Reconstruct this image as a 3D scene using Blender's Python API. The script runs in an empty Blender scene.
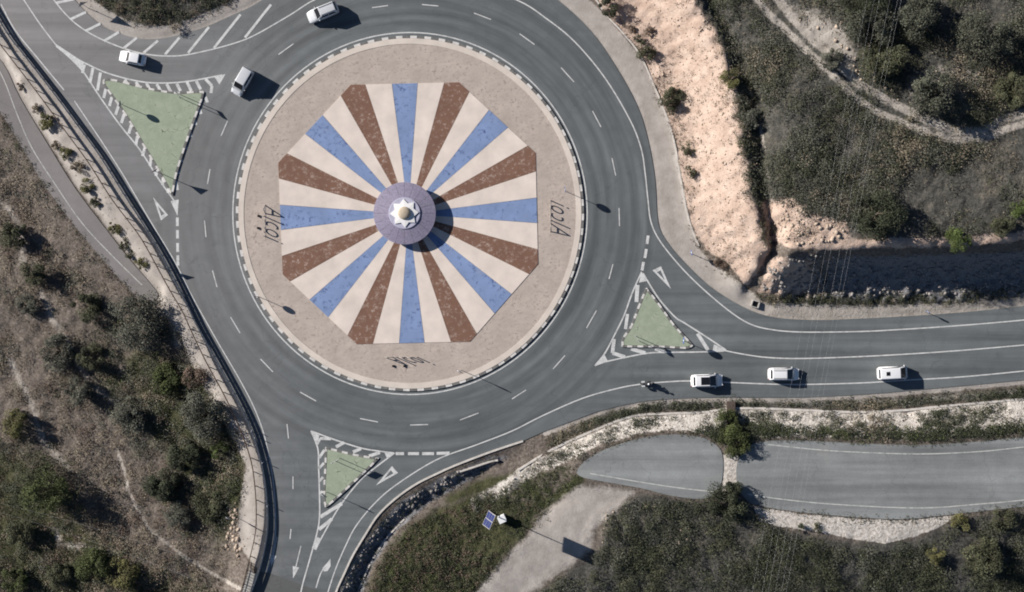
import bpy, bmesh, math, random
import numpy as np
from mathutils import Vector, Matrix
from mathutils.geometry import tessellate_polygon

# ------------------------------------------------------------------ camera, sky, sun, exposure
SC = bpy.context.scene
S = 7.1            # photo pixels per metre on the road surface
H = 170.0          # drone height above the road, metres
EL = math.radians(24.0)
SD = Vector((0.915, -0.403))          # direction in which shadows fall on the ground
SD.normalize()
COT = 1.0 / math.tan(EL)

cam_d = bpy.data.cameras.new('camera')
cam = bpy.data.objects.new('camera', cam_d)
SC.collection.objects.link(cam)
cam.location = (0, 0, H)
cam.rotation_euler = (0, 0, 0)
cam_d.sensor_width = 36.0
cam_d.lens = 36.0 * H / (1024.0 / S)
cam_d.clip_start = 1.0
cam_d.clip_end = 3000.0
SC.camera = cam

world = bpy.data.worlds.new('World')
SC.world = world
world.use_nodes = True
wn = world.node_tree
wn.nodes.clear()
w_out = wn.nodes.new('ShaderNodeOutputWorld')
w_bg = wn.nodes.new('ShaderNodeBackground')
w_sky = wn.nodes.new('ShaderNodeTexSky')
w_sky.sky_type = 'NISHITA'
w_sky.sun_disc = False
w_sky.sun_elevation = EL
w_sky.sun_rotation = math.atan2(-SD.x, -SD.y)
w_bg.inputs['Strength'].default_value = 0.05
w_sky.altitude = 600
w_sky.air_density = 0.7
w_sky.dust_density = 0.5
w_sky.ozone_density = 2.0
wn.links.new(w_sky.outputs[0], w_bg.inputs[0])
wn.links.new(w_bg.outputs[0], w_out.inputs[0])

sun_d = bpy.data.lights.new('sun', 'SUN')
sun_d.energy = 5.0
sun_d.angle = math.radians(0.53)
sun_d.color = (1.0, 0.95, 0.90)
sun = bpy.data.objects.new('sun', sun_d)
SC.collection.objects.link(sun)
sun.location = (-60, 30, 60)
_dir = Vector((SD.x * math.cos(EL), SD.y * math.cos(EL), -math.sin(EL)))
sun.rotation_euler = _dir.to_track_quat('-Z', 'Y').to_euler()

SC.view_settings.view_transform = 'Standard'
SC.view_settings.look = 'None'
SC.view_settings.gamma = 1.0
SC.view_settings.use_curve_mapping = False
SC.view_settings.exposure = 0.66
SC.render.engine = 'CYCLES'
SC.cycles.use_denoising = True
SC.cycles.max_bounces = 5
SC.cycles.diffuse_bounces = 3
SC.cycles.filter_width = 1.9

RNG = np.random.default_rng(7)
random.seed(11)
COL = SC.collection

# ------------------------------------------------------------------ coordinates
def at(px, py, z=0.0):
    k = (H - z) / H
    return Vector(((px - 512.0) / S * k, (296.0 - py) / S * k, z))

def to_px(x, y, z=0.0):
    k = H / (H - z)
    return 512.0 + x * S * k, 296.0 - y * S * k

def smooth(pts, n=6, closed=False):
    p = [np.array(q, float) for q in pts]
    out = []
    m = len(p)
    for i in range(m if closed else m - 1):
        if closed:
            a, b, c, d = p[(i - 1) % m], p[i], p[(i + 1) % m], p[(i + 2) % m]
        else:
            a, b, c, d = p[max(i - 1, 0)], p[i], p[i + 1], p[min(i + 2, m - 1)]
        for k in range(n):
            t = k / n
            out.append(0.5 * ((2 * b) + (-a + c) * t + (2 * a - 5 * b + 4 * c - d) * t * t
                              + (-a + 3 * b - 3 * c + d) * t ** 3))
    if not closed:
        out.append(p[-1])
    return [tuple(q) for q in out]

def resample(pts, step):
    p = np.array([tuple(q)[:2] for q in pts], float)
    seg = np.hypot(*(p[1:] - p[:-1]).T)
    s = np.concatenate([[0], np.cumsum(seg)])
    n = max(1, int(round(s[-1] / step)))
    t = np.linspace(0, s[-1], n + 1)
    return np.stack([np.interp(t, s, p[:, 0]), np.interp(t, s, p[:, 1])], 1)

# ------------------------------------------------------------------ tiny noise for mesh shaping
class VNoise:
    def __init__(self, seed):
        self.g = np.random.default_rng(seed).random((128, 128))
    def __call__(self, x, y):
        xi = np.floor(x).astype(int); yi = np.floor(y).astype(int)
        fx = x - xi; fy = y - yi
        fx = fx * fx * (3 - 2 * fx); fy = fy * fy * (3 - 2 * fy)
        a = self.g[xi % 128, yi % 128]; b = self.g[(xi + 1) % 128, yi % 128]
        c = self.g[xi % 128, (yi + 1) % 128]; d = self.g[(xi + 1) % 128, (yi + 1) % 128]
        return (a * (1 - fx) + b * fx) * (1 - fy) + (c * (1 - fx) + d * fx) * fy
    def fbm(self, x, y, o=4):
        v = 0; a = 0.5; t = 0
        for k in range(o):
            v = v + a * self(x * 2 ** k + 17.3 * k, y * 2 ** k + 9.1 * k); t += a; a *= 0.5
        return v / t
N1, N2, N3 = VNoise(1), VNoise(2), VNoise(3)

def sdist(poly, X, Y):
    """signed distance (negative inside) from points to a closed polygon"""
    p = np.array(poly, float)
    x = X.ravel(); y = Y.ravel()
    d2 = np.full(x.shape, 1e18); ins = np.zeros(x.shape, bool)
    for i in range(len(p)):
        ax, ay = p[i]; bx, by = p[(i + 1) % len(p)]
        ex, ey = bx - ax, by - ay
        L = ex * ex + ey * ey
        if L < 1e-12:
            continue
        t = np.clip(((x - ax) * ex + (y - ay) * ey) / L, 0, 1)
        dx = x - ax - t * ex; dy = y - ay - t * ey
        d2 = np.minimum(d2, dx * dx + dy * dy)
        if ay != by:
            c = ((ay > y) != (by > y)) & (x < (bx - ax) * (y - ay) / (by - ay) + ax)
            ins ^= c
    d = np.sqrt(d2)
    return np.where(ins, -d, d).reshape(X.shape)

def ldist(line, X, Y):
    p = np.array(line, float)
    x = X.ravel(); y = Y.ravel()
    d2 = np.full(x.shape, 1e18)
    for i in range(len(p) - 1):
        ax, ay = p[i]; bx, by = p[i + 1]
        ex, ey = bx - ax, by - ay
        L = max(ex * ex + ey * ey, 1e-12)
        t = np.clip(((x - ax) * ex + (y - ay) * ey) / L, 0, 1)
        dx = x - ax - t * ex; dy = y - ay - t * ey
        d2 = np.minimum(d2, dx * dx + dy * dy)
    return np.sqrt(d2).reshape(X.shape)

def sstep(a, b, v):
    t = np.clip((v - a) / (b - a), 0, 1)
    return t * t * (3 - 2 * t)

# ------------------------------------------------------------------ objects
def props(o, label=None, cat=None, group=None, kind=None):
    if label: o['label'] = label
    if cat: o['category'] = cat
    if group: o['group'] = group
    if kind: o['kind'] = kind
    return o

def empty(name, loc, rz=0.0):
    o = bpy.data.objects.new(name, None)
    o.empty_display_size = 0.3
    COL.objects.link(o)
    o.location = loc
    o.rotation_euler = (0, 0, rz)
    return o

def link(name, me, mat=None, parent=None, smooth_=False):
    if mat is not None and not me.materials:
        me.materials.append(mat)
    if smooth_:
        me.polygons.foreach_set('use_smooth', [True] * len(me.polygons))
    o = bpy.data.objects.new(name, me)
    COL.objects.link(o)
    if parent is not None:
        o.parent = parent
    return o

def mesh(name, V, F, mat=None, parent=None, smooth_=False):
    me = bpy.data.meshes.new(name)
    me.from_pydata([tuple(v) for v in V], [], F)
    me.update()
    return link(name, me, mat, parent, smooth_)

class MB:
    """collects pieces of one mesh"""
    def __init__(self):
        self.V = []; self.F = []
    def add(self, V, F):
        o = len(self.V)
        self.V += [tuple(v) for v in V]
        self.F += [tuple(i + o for i in f) for f in F]
    def box(self, c, s, rz=0.0, M=None):
        hx, hy, hz = s[0] / 2, s[1] / 2, s[2] / 2
        R = Matrix.Rotation(rz, 3, 'Z') if M is None else M
        V = [R @ Vector((x * hx, y * hy, z * hz)) + Vector(c) for x in (-1, 1) for y in (-1, 1) for z in (-1, 1)]
        self.add(V, [(0, 1, 3, 2), (4, 6, 7, 5), (0, 4, 5, 1), (2, 3, 7, 6), (0, 2, 6, 4), (1, 5, 7, 3)])
    def prism(self, poly, z0, z1):
        n = len(poly)
        zs0 = z0 if hasattr(z0, '__len__') else [z0] * n
        zs1 = z1 if hasattr(z1, '__len__') else [z1] * n
        P = [Vector((p[0], p[1], zs1[i])) for i, p in enumerate(poly)]
        area = sum(P[i].x * P[(i + 1) % n].y - P[(i + 1) % n].x * P[i].y for i in range(n))
        idx = list(range(n)) if area > 0 else list(range(n))[::-1]
        poly = [poly[i] for i in idx]
        zs0 = [zs0[i] for i in idx]; zs1 = [zs1[i] for i in idx]
        V = [(p[0], p[1], zs1[i]) for i, p in enumerate(poly)] + [(p[0], p[1], zs0[i]) for i, p in enumerate(poly)]
        tri = tessellate_polygon([[Vector((p[0], p[1], 0)) for p in poly]])
        F = []
        for t in tri:
            a, b, c = [Vector(V[i]) for i in t]
            F.append(tuple(t) if (b - a).cross(c - a).z > 0 else tuple(reversed(t)))
        F += [(i, i + n, (i + 1) % n + n, (i + 1) % n) for i in range(n)]
        self.add(V, F)
    def tube(self, pts, rad, n=8, cap=True):
        pts = [Vector(p) for p in pts]
        if not hasattr(rad, '__len__'): rad = [rad] * len(pts)
        V = []; F = []
        for i, p in enumerate(pts):
            t = (pts[min(i + 1, len(pts) - 1)] - pts[max(i - 1, 0)]).normalized()
            u = t.cross(Vector((0, 0, 1)))
            if u.length < 1e-3: u = t.cross(Vector((1, 0, 0)))
            u.normalize(); v = u.cross(t)
            for k in range(n):
                a = 2 * math.pi * k / n
                V.append(p + (u * math.cos(a) + v * math.sin(a)) * rad[i])
        for i in range(len(pts) - 1):
            for k in range(n):
                F.append((i * n + k, i * n + (k + 1) % n, (i + 1) * n + (k + 1) % n, (i + 1) * n + k))
        if cap:
            F.append(tuple(range(n))[::-1]); F.append(tuple((len(pts) - 1) * n + k for k in range(n)))
        self.add(V, F)
    def lathe(self, prof, n=24, c=(0, 0, 0)):
        V = []; F = []
        for r, z in prof:
            for k in range(n):
                a = 2 * math.pi * k / n
                V.append((c[0] + r * math.cos(a), c[1] + r * math.sin(a), c[2] + z))
        for i in range(len(prof) - 1):
            for k in range(n):
                F.append((i * n + k, i * n + (k + 1) % n, (i + 1) * n + (k + 1) % n, (i + 1) * n + k))
        F.append(tuple(range(n))[::-1]); F.append(tuple((len(prof) - 1) * n + k for k in range(n)))
        self.add(V, F)
    def build(self, name, mat=None, parent=None, smooth_=False):
        return mesh(name, self.V, self.F, mat, parent, smooth_)

def strip_mesh(line, w, z):
    """flat ribbon along world xy points; z number or list"""
    p = np.array(line, float)
    t = np.gradient(p, axis=0)
    t /= np.maximum(np.hypot(t[:, 0], t[:, 1])[:, None], 1e-9)
    nrm = np.stack([-t[:, 1], t[:, 0]], 1)
    zz = np.full(len(p), z) if not hasattr(z, '__len__') else np.array(z)
    ww = np.full(len(p), w) if not hasattr(w, '__len__') else np.array(w)
    L = p + nrm * ww[:, None] / 2; R = p - nrm * ww[:, None] / 2
    V = [(L[i, 0], L[i, 1], zz[i]) for i in range(len(p))] + [(R[i, 0], R[i, 1], zz[i]) for i in range(len(p))]
    n = len(p)
    F = [(i, i + n, i + n + 1, i + 1) for i in range(n - 1)]
    return V, F

def offset_line(p, d):
    p = np.array(p, float)
    t = np.gradient(p, axis=0)
    t /= np.maximum(np.hypot(t[:, 0], t[:, 1])[:, None], 1e-9)
    return p + np.stack([-t[:, 1], t[:, 0]], 1) * d

def sweep(line, prof, name, mat, parent=None, z=0.0, smooth_=False):
    """sweep a (offset, height) profile along world xy points"""
    p = np.array(line, float)
    zz = np.full(len(p), z) if not hasattr(z, '__len__') else np.array(z)
    t = np.gradient(p, axis=0)
    t /= np.maximum(np.hypot(t[:, 0], t[:, 1])[:, None], 1e-9)
    nrm = np.stack([-t[:, 1], t[:, 0]], 1)
    V = []; F = []; m = len(prof)
    for i in range(len(p)):
        for o, h in prof:
            V.append((p[i, 0] + nrm[i, 0] * o, p[i, 1] + nrm[i, 1] * o, zz[i] + h))
    for i in range(len(p) - 1):
        for k in range(m):
            F.append((i * m + k, (i + 1) * m + k, (i + 1) * m + (k + 1) % m, i * m + (k + 1) % m))
    F.append(tuple(range(m))); F.append(tuple((len(p) - 1) * m + k for k in range(m))[::-1])
    o = mesh(name, V, F, mat, parent, smooth_)
    bm = bmesh.new(); bm.from_mesh(o.data)
    bmesh.ops.recalc_face_normals(bm, faces=bm.faces)
    bm.to_mesh(o.data); bm.free()
    return o

def W(pts):
    return [at(*p)[:2] for p in pts]

# ------------------------------------------------------------------ materials
class NT:
    def __init__(self, name):
        self.m = bpy.data.materials.new(name)
        self.m.use_nodes = True
        self.t = self.m.node_tree
        self.b = self.t.nodes['Principled BSDF']
        self.b.inputs['Roughness'].default_value = 0.85
        self.b.inputs['Specular IOR Level'].default_value = 0.3
    def n(self, typ, **kw):
        nd = self.t.nodes.new(typ)
        for k, v in kw.items():
            setattr(nd, k, v)
        return nd
    def l(self, a, b):
        self.t.links.new(a, b)
    def coord(self, scale=None, obj=True):
        tc = self.n('ShaderNodeNewGeometry')
        out = tc.outputs['Position']
        if scale is not None:
            mp = self.n('ShaderNodeMapping')
            mp.inputs['Scale'].default_value = scale if hasattr(scale, '__len__') else (scale,) * 3
            self.l(out, mp.inputs['Vector']); out = mp.outputs[0]
        return out
    def noise(self, scale, detail=5, rough=0.6, vec=None):
        nd = self.n('ShaderNodeTexNoise')
        nd.inputs['Scale'].default_value = scale
        nd.inputs['Detail'].default_value = detail
        nd.inputs['Roughness'].default_value = rough
        self.l(vec if vec is not None else self.coord(), nd.inputs['Vector'])
        return nd.outputs['Fac']
    def ramp(self, fac, stops):
        r = self.n('ShaderNodeValToRGB')
        e = r.color_ramp.elements
        while len(e) < len(stops): e.new(0.5)
        for k, (p, c) in enumerate(stops):
            e[k].position = p
            e[k].color = (c, c, c, 1) if not hasattr(c, '__len__') else (*c, 1)
        self.l(fac, r.inputs[0])
        return r.outputs[0]
    def mix(self, fac, a, b, mode='MIX'):
        m = self.n('ShaderNodeMix', data_type='RGBA', blend_type=mode)
        for sock, v in ((m.inputs[0], fac), (m.inputs[6], a), (m.inputs[7], b)):
            if hasattr(v, 'is_linked') or hasattr(v, 'links'):
                self.l(v, sock)
            elif hasattr(v, '__len__'):
                sock.default_value = (*v, 1)
            else:
                sock.default_value = v
        return m.outputs[2]
    def math(self, op, a, b=None, c=None):
        m = self.n('ShaderNodeMath', operation=op)
        for k, v in enumerate((a, b, c)):
            if v is None: continue
            if hasattr(v, 'links'): self.l(v, m.inputs[k])
            else: m.inputs[k].default_value = v
        return m.outputs[0]
    def attr(self, name):
        a = self.n('ShaderNodeAttribute'); a.attribute_name = name
        return a
    def bump(self, h, strength=0.4, dist=0.05):
        b = self.n('ShaderNodeBump')
        b.inputs['Strength'].default_value = strength
        b.inputs['Distance'].default_value = dist
        self.l(h, b.inputs['Height']); self.l(b.outputs[0], self.b.inputs['Normal'])
    def col(self, c):
        if hasattr(c, 'links'): self.l(c, self.b.inputs['Base Color'])
        else: self.b.inputs['Base Color'].default_value = (*c, 1)

def simple(name, c, rough=0.6, metal=0.0, var=0.25, scale=2.0, bump=0.0, spec=0.4):
    m = NT(name)
    f = m.noise(scale, 5, 0.65)
    lo = tuple(x * (1 - var) for x in c); hi = tuple(min(1, x * (1 + var)) for x in c)
    m.col(m.ramp(f, [(0.3, lo), (0.7, hi)]))
    m.b.inputs['Roughness'].default_value = rough
    m.b.inputs['Metallic'].default_value = metal
    m.b.inputs['Specular IOR Level'].default_value = spec
    if bump: m.bump(m.noise(scale * 12, 4), bump, 0.02)
    return m.m

MATS = {}
def asphalt(name, base, warm=0.0, ring=False, rough=0.62, streak=0.0):
    m = NT(name)
    big = m.noise(0.055, 4, 0.55)
    mid = m.noise(0.5, 5, 0.6)
    fine = m.noise(9.0, 4, 0.7)
    c = m.ramp(big, [(0.3, tuple(x * 0.86 for x in base)), (0.7, tuple(x * 1.14 for x in base))])
    c = m.mix(0.55, c, m.ramp(mid, [(0.3, (0.42, 0.42, 0.42)), (0.7, (0.58, 0.58, 0.58))]), 'OVERLAY')
    c = m.mix(0.25, c, m.ramp(fine, [(0.35, (0.25, 0.25, 0.25)), (0.65, (0.75, 0.75, 0.75))]), 'OVERLAY')
    if ring:
        # tyre-polished bands running round the roundabout, and dust with painted sun glare paling the western arms
        pos = m.coord()
        sub = m.n('ShaderNodeVectorMath', operation='SUBTRACT')
        sub.inputs[1].default_value = (*at(410, 213.5)[:2], 0)
        m.l(pos, sub.inputs[0])
        ln = m.n('ShaderNodeVectorMath', operation='LENGTH'); m.l(sub.outputs[0], ln.inputs[0])
        wob = m.math('MULTIPLY_ADD', m.noise(0.12, 2), 1.6, ln.outputs['Value'])
        s = m.math('SINE', m.math('MULTIPLY', wob, 3.3))
        ringm = m.ramp(m.math('MULTIPLY', ln.outputs['Value'], 1 / 60.0), [(0.40, 0.0), (0.43, 1.0), (0.56, 1.0), (0.62, 0.0)])
        amt = m.math('MULTIPLY', m.math('MULTIPLY_ADD', s, 0.5, 0.5), ringm)
        c = m.mix(m.math('MULTIPLY', amt, 0.34), c, tuple(x * 0.50 for x in base))
        pol = m.n('ShaderNodeCombineXYZ'); sp_ = m.n('ShaderNodeSeparateXYZ'); m.l(sub.outputs[0], sp_.inputs[0])
        m.l(m.math('MULTIPLY', m.math('ARCTAN2', sp_.outputs[1], sp_.outputs[0]), 1.3), pol.inputs[0]); m.l(m.math('MULTIPLY', ln.outputs['Value'], 0.75), pol.inputs[1])
        pn = m.ramp(m.noise(1.0, 5, 0.62, pol.outputs[0]), [(0.34, (0.34, 0.34, 0.34)), (0.66, (0.65, 0.65, 0.65))])
        c = m.mix(m.math('MULTIPLY', ringm, 0.75), c, pn, 'OVERLAY')
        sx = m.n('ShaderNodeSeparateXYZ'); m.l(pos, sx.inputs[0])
        dust_glare = m.math('MULTIPLY_ADD', sx.outputs[0], -0.019, -0.46)
        dust_glare = m.math('MULTIPLY_ADD', m.math('SUBTRACT', mid, 0.5), 0.35, dust_glare)
        dust_glare = m.ramp(dust_glare, [(0.0, 0.0), (1.0, 1.0)])
        c = m.mix(m.math('MULTIPLY', dust_glare, 0.75), c, (0.235, 0.215, 0.210))  # pale tint holds both dust and the sunward glare, put into the colour
    def along(rot, sc_):
        mp = m.n('ShaderNodeMapping'); mp.inputs['Rotation'].default_value = (0, 0, rot); mp.inputs['Scale'].default_value = (sc_[0], sc_[1], 1)
        m.l(m.coord(), mp.inputs['Vector'])
        return m.noise(1.0, 5, 0.62, mp.outputs[0])
    if streak:
        k = m.ramp(along(-0.02, (0.025, 0.55)), [(0.32, (0.34, 0.34, 0.34)), (0.68, (0.66, 0.66, 0.66))])
        c = m.mix(streak, c, k, 'OVERLAY')
        drift = m.ramp(m.noise(0.22, 6, 0.7), [(0.56, 0.0), (0.75, 0.5)])
        c = m.mix(drift, c, (0.30, 0.28, 0.255))
    if ring:
        out = m.ramp(m.math('MULTIPLY', ln.outputs['Value'], 1 / 60.0), [(0.55, 0.0), (0.66, 1.0)])
        east = m.math('MULTIPLY', out, m.ramp(m.math('MULTIPLY_ADD', sx.outputs[0], 0.05, 0.0), [(0.0, 0.0), (0.5, 1.0)]))
        west = m.math('MULTIPLY', out, m.ramp(m.math('MULTIPLY_ADD', sx.outputs[0], -0.05, -0.4), [(0.0, 0.0), (0.5, 1.0)]))
        e_ = m.ramp(along(-0.05, (0.02, 0.62)), [(0.34, (0.32, 0.32, 0.32)), (0.66, (0.66, 0.66, 0.66))])
        w_ = m.ramp(along(0.98, (0.02, 0.62)), [(0.34, (0.36, 0.36, 0.36)), (0.66, (0.64, 0.64, 0.64))])
        c = m.mix(m.math('MULTIPLY', east, 0.75), c, e_, 'OVERLAY')
        c = m.mix(m.math('MULTIPLY', west, 0.7), c, w_, 'OVERLAY')
        stain = m.ramp(m.noise(0.33, 6, 0.68), [(0.60, 0.0), (0.72, 0.45)])
        c = m.mix(stain, c, tuple(x * 0.62 for x in base))
    # cracks and sealing
    vo = m.n('ShaderNodeTexVoronoi', feature='DISTANCE_TO_EDGE')
    vo.inputs['Scale'].default_value = 0.09
    wv = m.n('ShaderNodeVectorMath', operation='ADD')
    nz = m.n('ShaderNodeTexNoise'); nz.inputs['Scale'].default_value = 0.5; m.l(m.coord(), nz.inputs['Vector'])
    sc = m.n('ShaderNodeVectorMath', operation='SCALE'); sc.inputs['Scale'].default_value = 3.0
    m.l(nz.outputs['Color'], sc.inputs[0]); m.l(m.coord(), wv.inputs[0]); m.l(sc.outputs[0], wv.inputs[1])
    m.l(wv.outputs[0], vo.inputs['Vector'])
    cr = m.ramp(vo.outputs['Distance'], [(0.0, 1.0), (0.006, 0.0)])
    c = m.mix(m.math('MULTIPLY', cr, m.math('MULTIPLY', mid, 0.6)), c, tuple(x * 0.4 for x in base))
    m.col(c)
    m.b.inputs['Roughness'].default_value = rough
    m.b.inputs['Specular IOR Level'].default_value = 0.45
    m.bump(fine, 0.35, 0.02)
    return m.m

def paint(name, c=(0.60, 0.60, 0.585), wear=0.45):
    m = NT(name)
    f = m.noise(1.3, 6, 0.7); g = m.noise(7.0, 4, 0.7)
    k = m.ramp(m.math('MULTIPLY_ADD', g, 0.4, m.math('MULTIPLY', f, 0.75)), [(0.40, wear), (0.62, 0.0)])
    m.col(m.mix(k, c, (0.16, 0.16, 0.16)))
    m.b.inputs['Roughness'].default_value = 0.6
    return m.m

def speckled(name, c, spots, scale=6.0, amount=0.55, rough=0.9):
    m = NT(name)
    f = m.noise(scale, 5, 0.72); g = m.noise(0.35, 4, 0.6)
    base = m.ramp(g, [(0.3, tuple(x * 0.88 for x in c)), (0.7, tuple(min(1, x * 1.1) for x in c))])
    k = m.ramp(f, [(amount, 0.0), (amount + 0.12, 1.0)])
    k = m.math('MULTIPLY', k, m.ramp(g, [(0.35, 0.25), (0.65, 1.0)]))
    wear = m.ramp(m.noise(0.5, 6, 0.75), [(0.58, 0.0), (0.70, 0.45)])
    m.col(m.mix(wear, m.mix(k, base, spots), tuple(0.55 * a_ + 0.45 * b_ for a_, b_ in zip(c, (0.42, 0.36, 0.31)))))
    m.b.inputs['Roughness'].default_value = rough
    m.bump(f, 0.4, 0.03)
    return m.m

def foliage(name):
    m = NT(name)
    a = m.attr('tint')
    f = m.noise(3.0, 3, 0.6)
    m.col(m.mix(0.5, a.outputs['Color'], m.ramp(f, [(0.3, (0.35, 0.35, 0.35)), (0.7, (0.65, 0.65, 0.65))]), 'OVERLAY'))
    m.b.inputs['Roughness'].default_value = 0.75
    m.b.inputs['Specular IOR Level'].default_value = 0.25
    return m.m

def plain(name, c, rough=0.4, metal=0.0, coat=0.0, spec=0.5):
    m = NT(name)
    f = m.noise(4.0, 4, 0.6)
    m.col(m.ramp(f, [(0.2, tuple(x * 0.93 for x in c)), (0.8, tuple(min(1, x * 1.04) for x in c))]))
    m.b.inputs['Roughness'].default_value = rough
    m.b.inputs['Metallic'].default_value = metal
    m.b.inputs['Coat Weight'].default_value = coat
    m.b.inputs['Specular IOR Level'].default_value = spec
    return m.m

def ground_material():
    m = NT('ground_soil')
    fine = m.noise(2.6, 7, 0.72)
    mid = m.noise(0.55, 6, 0.65)
    big = m.noise(0.09, 4, 0.55)
    vf = m.noise(8.0, 5, 0.75)
    # dry scrubland soil
    c = m.ramp(fine, [(0.28, (0.062, 0.051, 0.042)), (0.5, (0.145, 0.121, 0.102)), (0.72, (0.28, 0.243, 0.21))])
    c = m.mix(0.45, c, m.ramp(mid, [(0.3, (0.36, 0.36, 0.36)), (0.7, (0.64, 0.64, 0.64))]), 'OVERLAY')
    def region(c, name, stops, tex, edge=0.13, amp=0.55):
        a = m.attr(name).outputs['Fac']
        w = m.math('MULTIPLY_ADD', m.math('SUBTRACT', mid, 0.5), amp * 1.3, a)
        w = m.math('MULTIPLY_ADD', m.math('SUBTRACT', fine, 0.5), amp, w)
        k = m.ramp(w, [(0.5 - edge, 0.0), (0.5 + edge, 1.0)])
        return m.mix(k, c, m.ramp(tex, stops))
    c = region(c, 'green', [(0.3, (0.026, 0.030, 0.014)), (0.5, (0.060, 0.062, 0.030)), (0.7, (0.105, 0.095, 0.055))], fine, 0.2)
    c = region(c, 'dark', [(0.3, (0.034, 0.034, 0.030)), (0.5, (0.080, 0.077, 0.067)), (0.72, (0.165, 0.154, 0.135))], fine, 0.2)
    straw = m.math('MULTIPLY', m.attr('dark').outputs['Fac'], m.ramp(m.noise(0.16, 5, 0.65), [(0.50, 0.0), (0.64, 0.65)]))
    c = m.mix(straw, c, m.ramp(fine, [(0.3, (0.085, 0.075, 0.058)), (0.7, (0.235, 0.205, 0.165))]))
    c = region(c, 'pale', [(0.25, (0.25, 0.222, 0.19)), (0.5, (0.36, 0.325, 0.285)), (0.75, (0.46, 0.42, 0.375))], mid, 0.12, 0.4)
    c = region(c, 'grey', [(0.25, (0.285, 0.256, 0.226)), (0.5, (0.365, 0.330, 0.296)), (0.75, (0.45, 0.412, 0.372))], mid, 0.12, 0.3)
    c = region(c, 'sand', [(0.25, (0.36, 0.258, 0.200)), (0.5, (0.50, 0.380, 0.305)), (0.75, (0.60, 0.480, 0.398))], mid, 0.1, 0.75)
    sk = m.math('MULTIPLY', m.attr('sand').outputs['Fac'], m.ramp(vf, [(0.30, 0.55), (0.50, 0.0)]))
    c = m.mix(sk, c, (0.20, 0.142, 0.105))
    c = region(c, 'chalk', [(0.30, (0.17, 0.145, 0.115)), (0.46, (0.50, 0.455, 0.40)), (0.66, (0.76, 0.71, 0.65))], fine, 0.1, 0.6)
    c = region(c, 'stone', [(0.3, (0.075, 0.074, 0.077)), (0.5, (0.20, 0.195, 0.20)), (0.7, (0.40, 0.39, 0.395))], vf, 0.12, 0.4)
    m.col(c)
    m.b.inputs['Roughness'].default_value = 0.95
    m.b.inputs['Specular IOR Level'].default_value = 0.15
    hh = m.math('MULTIPLY_ADD', vf, 0.35, fine)
    m.bump(m.math('MULTIPLY', hh, m.math('MULTIPLY_ADD', m.attr('grey').outputs['Fac'], -0.75, 1.0)), 0.85, 0.22)
    return m.m

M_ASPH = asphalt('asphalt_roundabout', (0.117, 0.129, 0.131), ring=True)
M_ASPH_OLD = asphalt('asphalt_old', (0.200, 0.209, 0.206), rough=0.8, streak=0.8)
M_ASPH_OLDL = asphalt('asphalt_old_lane', (0.195, 0.180, 0.172), rough=0.8)
M_ASPH_DECK = asphalt('asphalt_bridge', (0.105, 0.107, 0.102))
M_PAINT = paint('road_paint', wear=0.62)
M_PAINT_OLD = paint('road_paint_worn', (0.50, 0.50, 0.47), 0.9)
def raked(m_):
    t = m_.node_tree; b = t.nodes['Principled BSDF']
    g = t.nodes.new('ShaderNodeNewGeometry'); mp = t.nodes.new('ShaderNodeMapping'); mp.inputs['Rotation'].default_value = (0, 0, 0.6); mp.inputs['Scale'].default_value = (0.55, 1.3, 1)
    nz = t.nodes.new('ShaderNodeTexNoise'); nz.inputs['Scale'].default_value = 1.1; nz.inputs['Detail'].default_value = 6; nz.inputs['Roughness'].default_value = 0.7
    t.links.new(g.outputs['Position'], mp.inputs[0]); t.links.new(mp.outputs[0], nz.inputs['Vector'])
    bp = [n for n in t.nodes if n.type == 'BUMP'][0]; b2 = t.nodes.new('ShaderNodeBump'); b2.inputs['Strength'].default_value = 0.45; b2.inputs['Distance'].default_value = 0.16
    t.links.new(nz.outputs['Fac'], b2.inputs['Height']); t.links.new(bp.outputs[0], b2.inputs['Normal']); t.links.new(b2.outputs[0], b.inputs['Normal'])
    return m_
M_GRAVEL = raked(speckled('pink_gravel', (0.430, 0.366, 0.316), (0.235, 0.195, 0.17), 2.6, 0.53))
M_CREAM = speckled('cream_stone', (0.66, 0.575, 0.505), (0.42, 0.33, 0.27), 9.0, 0.72)
M_BLUE = speckled('blue_gravel', (0.195, 0.265, 0.435), (0.06, 0.09, 0.20), 1.6, 0.535)
M_BROWN = speckled('brown_gravel', (0.185, 0.100, 0.068), (0.42, 0.33, 0.28), 2.0, 0.525)
M_RING = speckled('pale_concrete_ring', (0.60, 0.53, 0.46), (0.34, 0.29, 0.25), 5.0, 0.66)
M_KERBW = paint('kerb_white_paint', (0.64, 0.615, 0.58), 0.5)
M_KERBD = simple('kerb_dark_concrete', (0.15, 0.147, 0.14), 0.85, var=0.3)
M_CONC = simple('concrete', (0.36, 0.345, 0.32), 0.9, var=0.25, scale=1.2, bump=0.2)
M_CONCW = simple('pale_concrete', (0.56, 0.52, 0.47), 0.9, var=0.2, scale=1.5, bump=0.2)
M_STEEL = plain('galvanised_steel', (0.30, 0.31, 0.32), 0.65, 0.4)
M_POST = plain('grey_post', (0.30, 0.30, 0.31), 0.5, 0.5)
M_RUST = simple('brown_timber', (0.105, 0.066, 0.045), 0.75, var=0.35, scale=3.0)
M_DARKM = plain('dark_metal', (0.03, 0.03, 0.032), 0.5, 0.4)
M_FOL = foliage('leaves')
M_BARK = simple('bark', (0.10, 0.08, 0.06), 0.95, var=0.3, scale=5.0)
M_GROUND = ground_material()
M_LILAC = simple('lilac_tiles', (0.245, 0.218, 0.29), 0.55, var=0.26, scale=4.0, spec=0.4)
M_LILAC2 = simple('pale_lilac_plaster', (0.42, 0.41, 0.50), 0.6, var=0.1, scale=2.0)
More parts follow.
